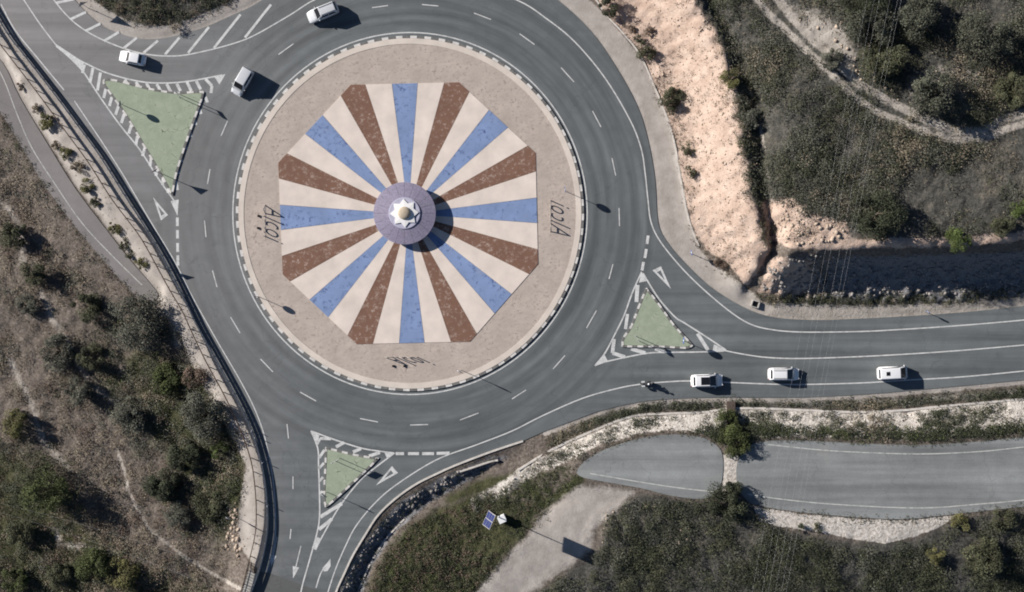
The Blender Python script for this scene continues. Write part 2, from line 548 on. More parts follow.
M_WHITE = plain('white_plaster', (0.80, 0.78, 0.76), 0.6)
M_BALL = simple('ochre_stone', (0.42, 0.35, 0.26), 0.7, var=0.15, scale=3.0)
M_CARW = plain('car_white', (0.78, 0.78, 0.78), 0.28, 0.0, 0.6)
M_CARS = plain('car_silver_white', (0.62, 0.63, 0.64), 0.30, 0.1, 0.6)
M_GLASS = plain('tinted_glass', (0.012, 0.013, 0.016), 0.08, 0.0, 0.0, 0.5)
M_TYRE = plain('tyre_rubber', (0.018, 0.018, 0.018), 0.85)
M_RIM = plain('wheel_rim', (0.45, 0.45, 0.46), 0.35, 0.8)
M_LAMP = plain('headlamp', (0.65, 0.66, 0.68), 0.15)
M_TAIL = plain('tail_lamp', (0.35, 0.02, 0.02), 0.2)
M_PLASTIC = plain('black_plastic', (0.022, 0.022, 0.023), 0.6)
M_RED = plain('sign_red', (0.50, 0.03, 0.03), 0.4)
M_SBLUE = plain('sign_blue', (0.02, 0.08, 0.35), 0.4)
M_SWHITE = plain('sign_white', (0.78, 0.78, 0.77), 0.4)
M_SBACK = plain('sign_back', (0.33, 0.34, 0.35), 0.5, 0.5)
M_CELL = plain('solar_cells', (0.02, 0.03, 0.11), 0.15)
M_WIRE = plain('aluminium_wire', (0.40, 0.40, 0.40), 0.6, 0.2)
M_SKIN = plain('skin', (0.45, 0.28, 0.20), 0.6)
M_CLOTH = plain('dark_cloth', (0.022, 0.023, 0.028), 0.9)
M_HELM = plain('white_helmet', (0.75, 0.75, 0.75), 0.2, 0, 0.5)
M_LETTER = plain('weathered_steel_letter', (0.36, 0.32, 0.29), 0.7, 0.0)

def splitter_green():
    m = NT('green_paint_cracked')
    f = m.noise(0.8, 6, 0.65); g = m.noise(6, 5, 0.7)
    c = m.ramp(f, [(0.3, (0.245, 0.285, 0.205)), (0.7, (0.335, 0.375, 0.28))])
    vo = m.n('ShaderNodeTexVoronoi', feature='DISTANCE_TO_EDGE'); vo.inputs['Scale'].default_value = 0.75
    nz = m.n('ShaderNodeTexNoise'); nz.inputs['Scale'].default_value = 1.2; m.l(m.coord(), nz.inputs['Vector'])
    sc = m.n('ShaderNodeVectorMath', operation='SCALE'); sc.inputs['Scale'].default_value = 1.1; m.l(nz.outputs['Color'], sc.inputs[0])
    ad = m.n('ShaderNodeVectorMath', operation='ADD'); m.l(m.coord(), ad.inputs[0]); m.l(sc.outputs[0], ad.inputs[1])
    m.l(ad.outputs[0], vo.inputs['Vector'])
    cr = m.math('MULTIPLY', m.ramp(vo.outputs['Distance'], [(0.012, 1.0), (0.03, 0.0)]), m.ramp(f, [(0.50, 0.0), (0.64, 0.8)]))
    c = m.mix(cr, c, (0.05, 0.06, 0.03))
    c = m.mix(m.ramp(g, [(0.62, 0.0), (0.8, 0.5)]), c, (0.12, 0.12, 0.08))
    m.col(c); m.b.inputs['Roughness'].default_value = 0.85
    m.bump(g, 0.3, 0.02)
    return m.m
M_GREEN = splitter_green()

# ------------------------------------------------------------------ plan of the place (photo pixels)
CX, CY = 410.0, 213.5
GUARD = [(-45, -60), (-20, -15), (8, 33), (21.6, 51), (36.5, 70), (57, 96.5), (78, 125), (100, 155), (124, 193), (152, 237),
         (169, 267), (186, 301), (197.5, 325), (217, 360), (237, 397), (251, 427), (260, 455), (266, 485), (268.5, 520),
         (266, 545), (260, 570), (252, 592), (240, 625), (225, 660)]
FENCE = [(-56, -52), (-30, -8), (-2, 39), (12, 58), (27, 77.5), (47, 104), (68, 133), (90, 163), (113, 199), (138, 232),
         (148.6, 249), (159, 268), (170.5, 289), (184, 312), (192.11, 330), (207, 361), (226, 396), (240, 426), (249, 450),
         (254, 470), (257, 500), (257, 525), (254.5, 542), (249, 564), (241.5, 592), (229, 625), (214, 660)]
COPE1 = [(322, 650), (328, 620), (336, 592), (344, 574), (353, 555), (365, 535), (378, 515), (396, 498), (416, 484),
         (436, 474), (456, 465), (490, 452), (523, 441)]
ROAD_S = [(545, 431), (575, 420), (600, 411), (640, 402), (680, 398.5), (730, 397.5), (800, 397.5), (870, 394),
          (940, 388), (1024, 380), (1100, 372), (1300, 350)]
ROAD_N = [(1300, 276), (1100, 298), (1024, 306), (960, 312.5), (900, 316.5), (860, 318.5), (820, 320), (780, 318), (750, 310), (715, 290),
          (690, 268), (668, 243), (658, 222), (655, 180), (648, 140), (637, 105), (615, 65), (590, 30), (558, 0),
          (530, -17), (480, -36), (409, -44), (340, -38), (296, -26), (270, -6), (252, 6), (230, 16), (205, 27),
          (180, 34.5), (160, 38.5), (140, 38.5), (120, 33.5), (100, 24), (80, 6), (66, -14), (40, -60)]
ROAD = smooth(GUARD, 5) + smooth(COPE1, 4) + smooth(ROAD_S, 4) + smooth(ROAD_N, 4)
OLD_L = [(-60, 30), (-25, 40), (2, 62), (20, 98), (50, 148), (75, 188), (105, 228), (130, 260), (150, 283), (158, 296), (148, 302), (132, 292),
         (105, 262), (75, 226), (45, 186), (25, 152), (0, 112), (-35, 62), (-70, 50)]
OLD_A = [(577, 471), (588, 459), (610, 447.5), (640, 438.5), (670, 434.5), (700, 437), (716, 445), (722.5, 456), (722, 480),
         (716, 493), (700, 499), (670, 495.5), (640, 488), (600, 481), (582, 477)]
OLD_B = [(737, 463), (745, 450), (760, 442), (800, 440.5), (860, 443.5), (920, 445), (980, 441.5), (1024, 437), (1100, 430), (1250, 408),
         (1250, 482), (1100, 498), (1024, 506.5), (960, 513.5), (905, 519), (860, 517.5), (800, 512), (756, 505), (743, 496), (737, 484)]
Z_OL, Z_OR = -1.1, 1.6

# ------------------------------------------------------------------ terrain heights from break lines (px, py, z)
ctrl = []
def brk(pts, step=14):
    q = np.array(pts, float)
    for i in range(len(q) - 1):
        n = max(1, int(np.hypot(*(q[i + 1, :2] - q[i, :2])) / step))
        for k in range(n):
            ctrl.append(tuple(q[i] + (q[i + 1] - q[i]) * k / n))
    ctrl.append(tuple(q[-1]))
def lev(pts, z, step=16):
    brk([(p[0], p[1], z) for p in pts], step)

lev([p for p in FENCE], -0.05, 18)
lev([(p[0] - 7, p[1] + 4) for p in FENCE[2:22]], -0.12, 22)
lev(COPE1, -0.02, 16); lev(ROAD_S, 0, 22); lev(ROAD_N, 0, 20)
for a in range(0, 360, 24):
    for r in (60, 150, 210):
        ctrl.append((CX + r * math.cos(math.radians(a)), CY + r * math.sin(math.radians(a)), 0))
for p in ((80, 90), (40, 30), (120, 50), (300, 520), (280, 480), (340, 560), (300, 590), (800, 358), (900, 350), (1000, 345), (700, 340), (1100, 335), (180, 60)):
    ctrl.append((*p, 0))
# western lane and hillside
lev(OLD_L[2:11], Z_OL + 0.05, 20); lev(OLD_L[11:18], Z_OL, 20)
brk([(-60, 130, -2), (0, 150, -1.7), (40, 215, -1.9), (80, 262, -1.9), (120, 305, -1.6), (160, 318, -1.0), (190, 365, -1.1), (215, 405, -1.2), (230, 440, -1.2)], 20)
brk([(246, 470, -0.25), (246, 500, -0.3), (243, 530, -0.6), (232, 560, -1.6)], 14)
brk([(0, 260, -3.2), (60, 330, -3.0), (100, 380, -3.2), (150, 430, -2.6), (180, 480, -2.6), (205, 530, -2.6), (225, 580, -3.0)], 26)
brk([(0, 360, -4.2), (60, 430, -4.0), (120, 480, -3.6), (160, 560, -3.4), (200, 620, -4)], 30)
brk([(0, 470, -4.6), (50, 540, -4.6), (110, 592, -4.4)], 30)
ctrl += [(-120, 300, -4), (-120, 560, -6), (60, 680, -6), (230, 700, -5.5), (300, 690, -5)]
# verge of the roundabout and the cut slope of sand to the east
EDGING = [(585, -20), (604, 12), (622, 32), (640, 55), (655, 88), (668, 120), (676, 150), (681, 180), (689, 220), (699, 246)]
lev(EDGING, 0.12, 18)
lev([(720, 268), (745, 288), (765, 300), (800, 304), (850, 305), (900, 305), (960, 303), (1024, 298), (1100, 290), (1250, 268)], 0.15, 18)
brk([(640, -30, 1.2), (665, 20, 1.4), (683, 60, 1.4), (694, 110, 1.4), (699, 160, 1.3), (706, 210, 1.2), (722, 245, 1.2), (738, 270, 1.2)], 16)
CREST = [(655, -70, 6), (690, -10, 6), (714, 30, 6), (726, 60, 6), (735, 95, 6), (742, 135, 6), (748, 175, 6), (755, 205, 5.9), (764, 232, 5.7), (769, 250, 5.2)]
brk(CREST, 10)
brk([(680, -70, 5.0), (706, -10, 5.0), (724, 30, 4.7), (742, 68, 4.5), (752, 100, 4.3), (757, 140, 4.5), (763, 180, 4.5), (769, 215, 4.1), (774, 243, 3.0), (766, 262, 2.4), (756, 280, 1.1), (750, 292, 0.1)], 9)
brk([(758, 268, 3.4), (749, 280, 1.9), (742, 290, 0.5)], 8)
brk([(786, 252, 6.2), (776, 266, 4.2), (766, 280, 2.4), (758, 293, 0.4)], 8)
brk([(696, -70, 6), (718, -10, 6), (735, 30, 5.9), (752, 68, 5.9), (763, 100, 6.0), (767, 140, 6.0), (772, 180, 6.0), (778, 215, 6.1), (784, 238, 6.2)], 14)
RIM = [(788, 247, 6.4), (820, 249, 6.8), (850, 248, 7.0), (890, 247, 7.2), (930, 246, 7.4), (975, 245, 7.6), (1024, 240, 7.8), (1100, 230, 8), (1250, 205, 8.5)]
brk(RIM, 10)
brk([(788, 236, 6.6), (830, 236, 7.0), (880, 234, 7.3), (950, 231, 7.7), (1024, 224, 8)], 18)
brk([(800, 272, 3.0), (830, 266, 2.9), (870, 266, 2.9), (920, 266, 3.0), (975, 266, 3.1), (1024, 260, 3.2), (1100, 250, 3.3), (1250, 228, 3.5)], 10)
brk([(795, 288, 1.2), (850, 288, 1.0), (920, 288, 1.0), (980, 286, 1.0), (1024, 282, 1.0)], 14)
brk([(800, 190, 7.0), (880, 180, 7.6), (960, 170, 8.2), (1024, 160, 8.6)], 40)
brk([(800, 110, 7.4), (880, 120, 8.2), (960, 135, 8.8), (1040, 125, 9.2)], 40)
brk([(770, 20, 7.0), (820, 70, 7.8), (900, 60, 9.2), (980, 40, 10.5), (1060, 10, 12)], 40)
brk([(700, 0, 5.9), (722, 40, 5.8), (736, 75, 5.6), (744, 105, 5.5), (750, 140, 5.6), (756, 180, 5.6), (762, 212, 5.3)], 9)
ctrl += [(800, -60, 8), (900, -60, 10), (1040, -80, 13), (1150, 60, 12), (1200, -100, 16), (1180, 150, 10)]
# ditch and knoll to the south
brk([(350, 660, -1.5), (351, 620, -1.5), (356, 592, -1.45), (364, 572, -1.4), (377, 547, -1.35), (392, 528, -1.3), (410, 512, -1.2), (430, 499, -1.1), (452, 487, -0.95), (475, 474, -0.8), (500, 460, -0.5), (520, 448, -0.25)], 9)
brk([(344, 592, -0.25), (361, 555, -0.25), (386, 518, -0.25), (423, 489, -0.22), (462, 470, -0.2)], 12)
brk([(366, 594, -0.9), (376, 568, -0.8), (390, 545, -0.8), (408, 523, -0.75), (430, 508, -0.7), (460, 494, -0.6), (490, 478, -0.6), (512, 467, -0.2)], 12)
brk([(400, 600, -0.7), (430, 560, -0.5), (460, 530, -0.5), (500, 540, -0.4), (520, 510, -0.2)], 30)
COPE2 = [(500, 482), (518, 470), (540, 456.5), (560, 445.5), (595, 430), (633, 416), (671, 413.5), (706, 412), (728, 408.5), (765, 408.5), (800, 410),
         (857, 412), (906, 410), (940, 406.5), (1024, 399), (1100, 391), (1250, 372)]
lev(COPE2[2:], 0.15, 16)
lev([(575, 430), (610, 416), (650, 406), (700, 404), (760, 403), (850, 403), (930, 398), (1024, 389)], -0.25, 18)
lev([(583, 455), (606, 443.5), (640, 434), (672, 430), (705, 433), (735, 434), (765, 437), (800, 436), (860, 439), (920, 440), (980, 437), (1024, 432), (1100, 425)], Z_OR - 0.1, 18)
lev(OLD_A, Z_OR, 20); lev(OLD_B, Z_OR, 24)
brk([(475, 600, -0.7), (510, 560, -0.2), (540, 522, 0.5), (575, 492, 1.3)], 18)
brk([(540, 590, -0.8), (575, 560, 0.0), (600, 528, 0.8), (640, 505, 1.5)], 18)
brk([(640, 560, 0.2), (700, 545, 0.6), (780, 562, 0.6), (860, 562, 0.9), (940, 556, 1.0), (1024, 545, 1.0)], 40)
brk([(560, 640, -2), (680, 630, -1.5), (800, 630, -1.6), (920, 630, -1.4), (1060, 620, -1)], 40)
lev([(770, 520), (800, 526), (850, 535), (900, 536), (940, 525)], Z_OR - 0.12, 16)
# north west verge
lev([(85, -2), (110, 14), (140, 25), (170, 26), (200, 16), (238, 0)], 0.1, 18)
brk([(100, -40, 1.0), (160, -30, 1.5), (220, -50, 1.6), (300, -90, 1.6), (420, -110, 1.5), (520, -90, 1.5), (590, -70, 1.2)], 40)
# far country
for k in range(36):
    a = 2 * math.pi * k / 36
    x, y = 512 + 1500 * math.cos(a), 296 - 1500 * math.sin(a)
    ctrl.append((x, y, 2 + 6 * math.cos(a - 0.7) - 2.5))
    ctrl.append((512 + 3000 * math.cos(a), 296 - 3000 * math.sin(a), 3 + 9 * math.cos(a - 0.7)))

CP = np.array([tuple(at(*c)) for c in ctrl])
# thin out coincident points
_, keep = np.unique(np.round(CP[:, :2] / 0.45), axis=0, return_index=True)
CP = CP[np.sort(keep)]
D = np.hypot(CP[:, None, 0] - CP[None, :, 0], CP[:, None, 1] - CP[None, :, 1])
A = np.zeros((len(CP) + 1, len(CP) + 1)); A[:-1, :-1] = D - np.eye(len(CP)) * 0.02; A[:-1, -1] = 1; A[-1, :-1] = 1
sol = np.linalg.solve(A, np.append(CP[:, 2], 0)).astype(np.float32)

def tails(lo, hi, step, far):
    core = np.arange(lo, hi + step / 2, step)
    t = [core[-1]]; d = step
    while t[-1] < far:
        d *= 1.22; t.append(t[-1] + d)
    t = np.array(t[1:])
    return np.concatenate([-(t[::-1]) + (lo + hi), core, t])
GX = tails(-80, 80, 0.32, 460); GY = tails(-49, 49, 0.32, 420)
XX, YY = np.meshgrid(GX, GY, indexing='ij')
def rbf(x, y):
    x = x.ravel().astype(np.float32); y = y.ravel().astype(np.float32)
    out = np.zeros(len(x), np.float32)
    px_, py_ = CP[:, 0].astype(np.float32), CP[:, 1].astype(np.float32)
    for i in range(0, len(x), 20000):
        s = slice(i, i + 20000)
        d = np.sqrt((x[s, None] - px_) ** 2 + (y[s, None] - py_) ** 2)
        out[s] = d @ sol[:-1]
    return out + sol[-1]
ZZ = rbf(XX, YY).reshape(XX.shape).astype(float)

ROADW = W(ROAD)
sd_road = sdist(ROADW, XX, YY)
OLW = [at(p[0], p[1], Z_OL)[:2] for p in smooth(OLD_L, 4, True)]
OAW = [at(p[0], p[1], Z_OR)[:2] for p in smooth(OLD_A, 4, True)]
OBW = [at(p[0], p[1], Z_OR)[:2] for p in smooth(OLD_B, 4, True)]
sd_ol, sd_oa, sd_ob = sdist(OLW, XX, YY), sdist(OAW, XX, YY), sdist(OBW, XX, YY)

PXg, PYg = to_px(XX, YY, ZZ)
def soft(poly, w=7.0):
    return np.clip(0.5 - sdist(poly, PXg, PYg) / (2 * w), 0, 1)
def softl(line, half, w=4.0):
    return np.clip(0.5 - (ldist(line, PXg, PYg) - half) / (2 * w), 0, 1)

R_SAND = [(560, -60), (600, 5), (640, 52), (657, 88), (669, 120), (678, 150), (683, 185), (692, 225), (706, 250), (728, 264), (747, 286), (765, 262),
          (770, 248), (762, 228), (752, 190), (745, 150), (738, 100), (728, 62), (716, 32), (690, -5), (650, -80)]
R_CLIFF = [(770, 258), (758, 292), (790, 300), (860, 303), (960, 302), (1030, 297), (1120, 286), (1120, 243), (1030, 251), (960, 254), (880, 256), (800, 256)]
R_PLATEAU = [(690, -40), (700, 0), (722, 30), (735, 65), (743, 110), (750, 170), (760, 220), (775, 240), (800, 240), (880, 236), (960, 236), (1040, 232), (1300, 200), (1500, -400), (600, -400)]
R_VERGE = [(545, -2), (582, 32), (609, 68), (631, 106), (643, 142), (649, 180), (652, 224), (663, 248), (686, 273), (712, 295), (746, 314), (765, 319), (775, 305), (765, 305),
           (735, 285), (700, 250), (690, 222), (682, 182), (676, 150), (668, 120), (655, 88), (640, 55), (604, 14), (575, -15)]
R_CHALK = [(505, 480), (520, 470), (560, 447), (595, 432), (633, 417), (700, 413), (730, 409), (800, 411), (860, 413), (920, 410), (1030, 398), (1030, 428), (960, 436), (900, 438), (820, 436), (760, 437), (725, 440),
           (700, 432), (670, 430), (640, 433), (600, 444), (575, 458), (540, 472), (500, 498), (475, 512), (470, 500), (490, 490)]
R_SSAND = [(755, 508), (800, 515), (860, 520), (905, 522), (955, 516), (940, 526), (915, 536), (885, 543), (850, 538), (815, 530), (780, 526), (760, 520)]
R_PATH = [(580, 485), (635, 491), (612, 512), (592, 530), (592, 548), (560, 572), (530, 592), (505, 612), (460, 612), (480, 588), (502, 562), (522, 542), (545, 512), (562, 498)]
R_GAP = [(721, 455), (738, 452), (738, 488), (722, 492)]
R_KNOLL = [(366, 612), (372, 580), (388, 550), (410, 525), (440, 508), (480, 492), (515, 500), (540, 505), (520, 540), (500, 562), (478, 590), (462, 612)]
R_STONE = [(336, 600), (348, 572), (370, 535), (400, 502), (440, 478), (490, 456), (510, 456), (470, 480), (430, 503), (395, 532), (372, 566), (360, 600)]
R_SSCRUB = [(640, 494), (700, 503), (745, 500), (780, 530), (850, 542), (915, 540), (960, 518), (1030, 508), (1130, 498), (1130, 700), (480, 700), (540, 592), (600, 548), (612, 515)]
R_WSTRIP = [(-10, -10), (20, 40), (50, 80), (90, 135), (130, 196), (160, 240), (180, 282), (205, 330), (245, 398), (258, 430), (267, 455), (274, 485), (276, 530), (262, 575),
            (238, 545), (240, 500), (246, 465), (232, 440), (212, 402), (192, 366), (180, 335), (160, 305), (150, 285), (130, 258), (105, 226), (75, 185), (45, 138), (15, 92), (-5, 60), (-50, 20)]
R_PAVE = [(60, -12), (78, 9), (100, 28), (122, 38), (145, 43), (165, 43), (188, 38), (212, 29), (238, 18), (265, 2), (300, -45), (280, -50), (240, -4), (212, 10), (186, 20), (168, 26), (148, 26), (124, 19), (106, 9), (90, -3), (80, -20)]
R_NSCRUB = [(84, -6), (106, 8), (124, 18), (148, 25), (168, 25), (186, 19), (212, 9), (245, -6), (300, -60), (420, -75), (520, -60), (560, -20), (600, -60), (600, -400), (0, -400), (40, -70)]
R_WGREEN = [(120, 355), (160, 350), (200, 375), (230, 420), (246, 460), (244, 505), (220, 540), (190, 500), (165, 450), (140, 410)]
TRACK1 = [(765, -20), (779, 0), (804, 30), (832, 58), (857, 83), (883, 98), (903, 108), (933, 123), (959, 132), (982, 130), (1004, 119), (1040, 108)]
TRACK2 = [(745, -20), (764, 8), (783, 27), (800, 43), (826, 69), (856, 98), (882, 114), (922, 131), (953, 140), (985, 138), (1008, 128), (1040, 120)]
R_EROD = [(762, 205), (790, 195), (815, 215), (848, 222), (848, 240), (800, 246), (770, 240)]
WPATH1 = [(116, 450), (124, 470), (128, 490), (138, 510), (150, 530), (166, 542), (190, 560), (215, 575), (245, 592)]
RUTS = [[(40, 290), (52, 318), (66, 340), (90, 385), (112, 400), (140, 410)], [(10, 360), (30, 400), (42, 440), (70, 470)], [(0, 200), (20, 225), (24, 262)],
        [(55, 530), (60, 545), (90, 548), (120, 555)], [(150, 300), (170, 320), (178, 345)]]

att = {}
att['sand'] = soft(R_SAND, 5)
R_CREAM = [(742, 306), (765, 303), (800, 304), (860, 305), (900, 305), (960, 303), (1024, 297), (1120, 286), (1120, 300), (1024, 310), (960, 316), (900, 321), (860, 323), (820, 324), (780, 322), (750, 314)]
att['sand'] = np.maximum.reduce([att['sand'], 0.95 * softl([(p[0], p[1] - 4) for p in RIM], 5, 4), 1.05 * soft(R_EROD, 8)])
pl = soft(R_CLIFF, 6)
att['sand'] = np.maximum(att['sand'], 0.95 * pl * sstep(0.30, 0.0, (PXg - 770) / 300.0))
att['chalk'] = np.maximum.reduce([soft(R_CHALK, 5), soft(R_SSAND, 3) * 1.4, soft(R_GAP, 3)])
att['pale'] = np.maximum.reduce([soft(R_CREAM, 2) * 1.2, 1.3 * softl(TRACK1, 3.0, 5), 1.25 * softl(TRACK2, 2.6, 5), 0.72 * soft([(775, -5), (810, 5), (850, 25), (862, 60), (845, 72), (815, 45)], 12), 0.7 * soft([(900, 75), (950, 60), (1000, 70), (1030, 100), (1000, 122), (960, 126), (915, 108)], 14), 0.66 * soft([(930, 15), (975, 20), (1000, 60), (960, 45)], 12), *[softl(b_, 1.5, 4) for b_ in ([(740, 62), (752, 95), (760, 125), (764, 150)], [(767, 170), (772, 200), (776, 222)])],
                                 softl(WPATH1, 1.5, 3), *[0.8 * softl(r, 4, 8) for r in RUTS], soft([(700, 254), (720, 268), (748, 290), (764, 301), (760, 308), (735, 292), (705, 270)], 5)])
att['grey'] = np.maximum.reduce([soft(R_VERGE, 3), soft(R_PATH, 11), soft(R_PAVE, 3), soft(R_WSTRIP, 4), softl([(p[0], p[1] + 2) for p in ROAD_S], 2.5, 3), 0.55 * softl([(560, 436), (600, 417), (650, 406), (700, 404), (800, 404), (900, 402), (1030, 391)], 5, 4)])
att['dark'] = np.maximum.reduce([soft(R_PLATEAU, 8), soft(R_SSCRUB, 8), soft(R_NSCRUB, 6), softl([(560, 438), (600, 417), (650, 406), (700, 404), (800, 404), (900, 402), (1030, 391)], 4, 4) * 0.9])
att['green'] = np.maximum.reduce([soft(R_KNOLL, 10), 0.95 * soft(R_WGREEN, 18), 0.7 * soft([(-20, 440), (40, 450), (80, 500), (130, 560), (240, 600), (240, 640), (-20, 640)], 20), softl([(450, 500), (490, 482), (520, 478), (545, 505), (580, 480)], 7, 6) * 0.8])
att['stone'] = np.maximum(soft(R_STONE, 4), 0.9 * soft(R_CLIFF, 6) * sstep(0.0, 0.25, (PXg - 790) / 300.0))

# roughness of the land, fading to nothing on roads and verges
flat = np.minimum.reduce([sd_road, sd_ol, sd_oa, sd_ob])
calm = sstep(0.4, 4.0, flat) * (1 - 0.85 * np.clip(att['grey'], 0, 1)) * (1 - 0.85 * np.clip(att['sand'], 0, 1))
ZZ += calm * ((N1.fbm(XX * 0.16, YY * 0.16, 5) - 0.5) * 1.1 + (N2.fbm(XX * 0.9, YY * 0.9, 3) - 0.5) * 0.45)
# rain rills down the sand cut and boulders on the shaded cliff
u = XX * 0.55 + YY * 0.85
crest_d = ldist([c_[:2] for c_ in CREST], PXg, PYg)
ZZ += np.exp(-(crest_d / 14.0) ** 2) * (N2.fbm(XX * 0.9, YY * 0.9, 4) - 0.5) * 0.9
sandm = np.clip(att['sand'] * 1.4 - 0.3, 0, 1) * sstep(0.6, 2.5, flat)
ZZ += sandm * ((N3.fbm((XX * 0.8 + YY * 0.6) * 0.35, (YY * 0.8 - XX * 0.6) * 1.5, 3) - 0.5) * (0.20 + 0.30 * sstep(200, 250, PYg)) + (N1.fbm(XX * 1.1, YY * 1.1, 3) - 0.5) * 0.5)
ZZ += np.clip(soft(R_CLIFF, 5) * 1.3, 0, 1) * ((N3.fbm(XX * 1.3, YY * 1.3, 3) - 0.5) * 0.9) * sstep(0.5, 2, flat)
ZZ += np.clip(att['stone'], 0, 1) * ((N2.fbm(XX * 1.7, YY * 1.7, 2) - 0.5) * 0.45) * sstep(0.3, 1.0, flat)
for sd, z, a_, b_ in ((sd_road, 0.0, 0.25, 0.7), (sd_ol, Z_OL, 0.3, 1.5), (sd_oa, Z_OR, 0.3, 1.2), (sd_ob, Z_OR, 0.3, 1.2)):
    w = 1 - sstep(a_, b_, sd)
    ZZ = ZZ * (1 - w) + (z - 0.07) * w
# the ground falls away under the little bridge at the south west
bridge_px = [(262, 571), (320, 592), (322, 700), (190, 700), (236, 592), (248, 566)]
wb = 1 - sstep(-2.2, -0.6, sdist(W(bridge_px), XX, YY))
ZZ = ZZ - wb * 3.4

gi = np.arange(XX.size).reshape(XX.shape)
quads = np.stack([gi[:-1, :-1], gi[1:, :-1], gi[1:, 1:], gi[:-1, 1:]], -1).reshape(-1, 4)
def np_mesh(name, V, Q):
    me = bpy.data.meshes.new(name)
    k = Q.shape[1]
    me.vertices.add(len(V)); me.vertices.foreach_set('co', np.asarray(V, np.float32).ravel())
    me.loops.add(Q.size); me.loops.foreach_set('vertex_index', Q.ravel().astype(np.int32))
    me.polygons.add(len(Q)); me.polygons.foreach_set('loop_start', np.arange(0, Q.size, k, dtype=np.int32))
    me.polygons.foreach_set('loop_total', np.full(len(Q), k, np.int32))
    me.update(calc_edges=True)
    return me
me = np_mesh('ground', np.stack([XX, YY, ZZ], -1).reshape(-1, 3), quads)
for k, v in att.items():
    a = me.attributes.new(k, 'FLOAT', 'POINT')
    a.data.foreach_set('value', v.ravel().astype(np.float32))
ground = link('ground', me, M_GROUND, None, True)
props(ground, 'dry hilly ground of soil, sand and rock all around the roundabout', 'ground', kind='structure')

def gz(x, y):
    i = np.clip(np.searchsorted(GX, x) - 1, 0, len(GX) - 2); j = np.clip(np.searchsorted(GY, y) - 1, 0, len(GY) - 2)
    fx = (x - GX[i]) / (GX[i + 1] - GX[i]); fy = (y - GY[j]) / (GY[j + 1] - GY[j])
    return (ZZ[i, j] * (1 - fx) * (1 - fy) + ZZ[i + 1, j] * fx * (1 - fy) + ZZ[i, j + 1] * (1 - fx) * fy + ZZ[i + 1, j + 1] * fx * fy)
FLATD = np.minimum.reduce([sd_road, sd_ol, sd_oa, sd_ob])
def road_gap(x, y):
    i = np.clip(np.searchsorted(GX, x) - 1, 0, len(GX) - 2); j = np.clip(np.searchsorted(GY, y) - 1, 0, len(GY) - 2)
    return FLATD[i, j]
def gat(px, py, up=0.0):
    """ground point seen at a photo pixel (up metres above the ground)"""
    z = 0.0
    for _ in range(6):
        p = at(px, py, z + up); z = float(gz(p.x, p.y))
    p = at(px, py, z + up)
    return Vector((p.x, p.y, z))

# ------------------------------------------------------------------ roads and paint
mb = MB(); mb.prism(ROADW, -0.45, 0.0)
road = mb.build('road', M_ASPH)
props(road, 'grey asphalt roundabout with its three approach roads', 'road', kind='structure')
mb = MB(); mb.prism(OLW, Z_OL - 0.4, Z_OL)
lane = mb.build('old_lane', M_ASPH_OLDL)
props(lane, 'narrow grey old lane running below the fence at the left', 'road', kind='structure')
mb = MB(); mb.prism(OAW, Z_OR - 0.4, Z_OR)
oldA = mb.build('abandoned_road', M_ASPH_OLD)
props(oldA, 'rounded pale grey end of the abandoned road, left of the dirt gap', 'road', kind='structure')
mb = MB(); mb.prism(OBW, Z_OR - 0.4, Z_OR)
oldB = mb.build('abandoned_road', M_ASPH_OLD)
props(oldB, 'long pale grey stretch of abandoned road, right of the dirt gap', 'road', kind='structure')
deck = MB(); deck.prism(W([(270.5, 573.5), (317.5, 590.5), (314, 616), (306, 660), (222, 660), (238, 625), (250, 597), (259, 571)]), -0.02, 0.004)
deck.build('bridge_surfacing', M_ASPH_DECK, road)
PZ = 0.006
_pc = [0]
def pz(z):
    _pc[0] += 1
    return z + 0.0013 * (_pc[0] % 11)
def line(px_pts, w=0.16, parent=None, mat=None, z=PZ, name='edge_line', n=5, sm=True):
    pts = smooth(px_pts, n) if (sm and len(px_pts) > 2) else px_pts
    zl = pz(z)
    P = [at(p[0], p[1], zl)[:2] for p in pts]
    V, F = strip_mesh(P, w, zl)
    return mesh(name, V, F, mat or M_PAINT, parent or road)
def patch(px_poly, name, parent=None, mat=None, z=PZ):
    z = pz(z); P = [at(p[0], p[1], z)[:2] for p in px_poly]
    V = [(*p, z) for p in P]
    tri = tessellate_polygon([[Vector((*p, 0)) for p in P]])
    F = []
    for t in tri:
        a, b, c = [Vector(V[i]) for i in t]
        F.append(tuple(t) if (b - a).cross(c - a).z > 0 else tuple(reversed(t)))
    return mesh(name, V, F, mat or M_PAINT, parent or road)
def ell(rx, ry, n=128, a0=0.0, a1=2 * math.pi):
    return [(CX + rx * math.cos(a0 + (a1 - a0) * k / n), CY + ry * math.sin(a0 + (a1 - a0) * k / n)) for k in range(n + 1)]
line(ell(177.2, 181), 0.17, sm=False, name='ring_line')
line([(1, 4), (15, 30), (40, 61), (64, 90)], 0.16)
line([(74.5, 101), (106, 148), (125, 178), (150, 220.5), (175, 262), (192, 296), (216, 339), (241, 382), (256, 412), (266, 442), (273, 480), (275.5, 520), (274, 545), (267, 572)], 0.14)
line([(10, -22), (24, 0), (40, 24), (56, 45)], 0.16, name='lane_line')
line([(40, -24), (54, 0), (75, 23), (103, 40), (140, 53), (175, 56), (205, 51), (235, 43), (256, 34.5), (290, 15), (316, -1), (360, -18), (409, -24), (460, -20), (517, 0), (547, 19), (575, 42),
      (605, 78), (630, 120), (641, 148), (645, 172), (648, 200), (651, 222), (660, 241), (680, 266), (702, 288), (728, 310), (748, 323), (768, 329), (800, 332), (860, 331.5), (900, 329.5), (960, 325.5), (1024, 320), (1110, 311)], 0.17)
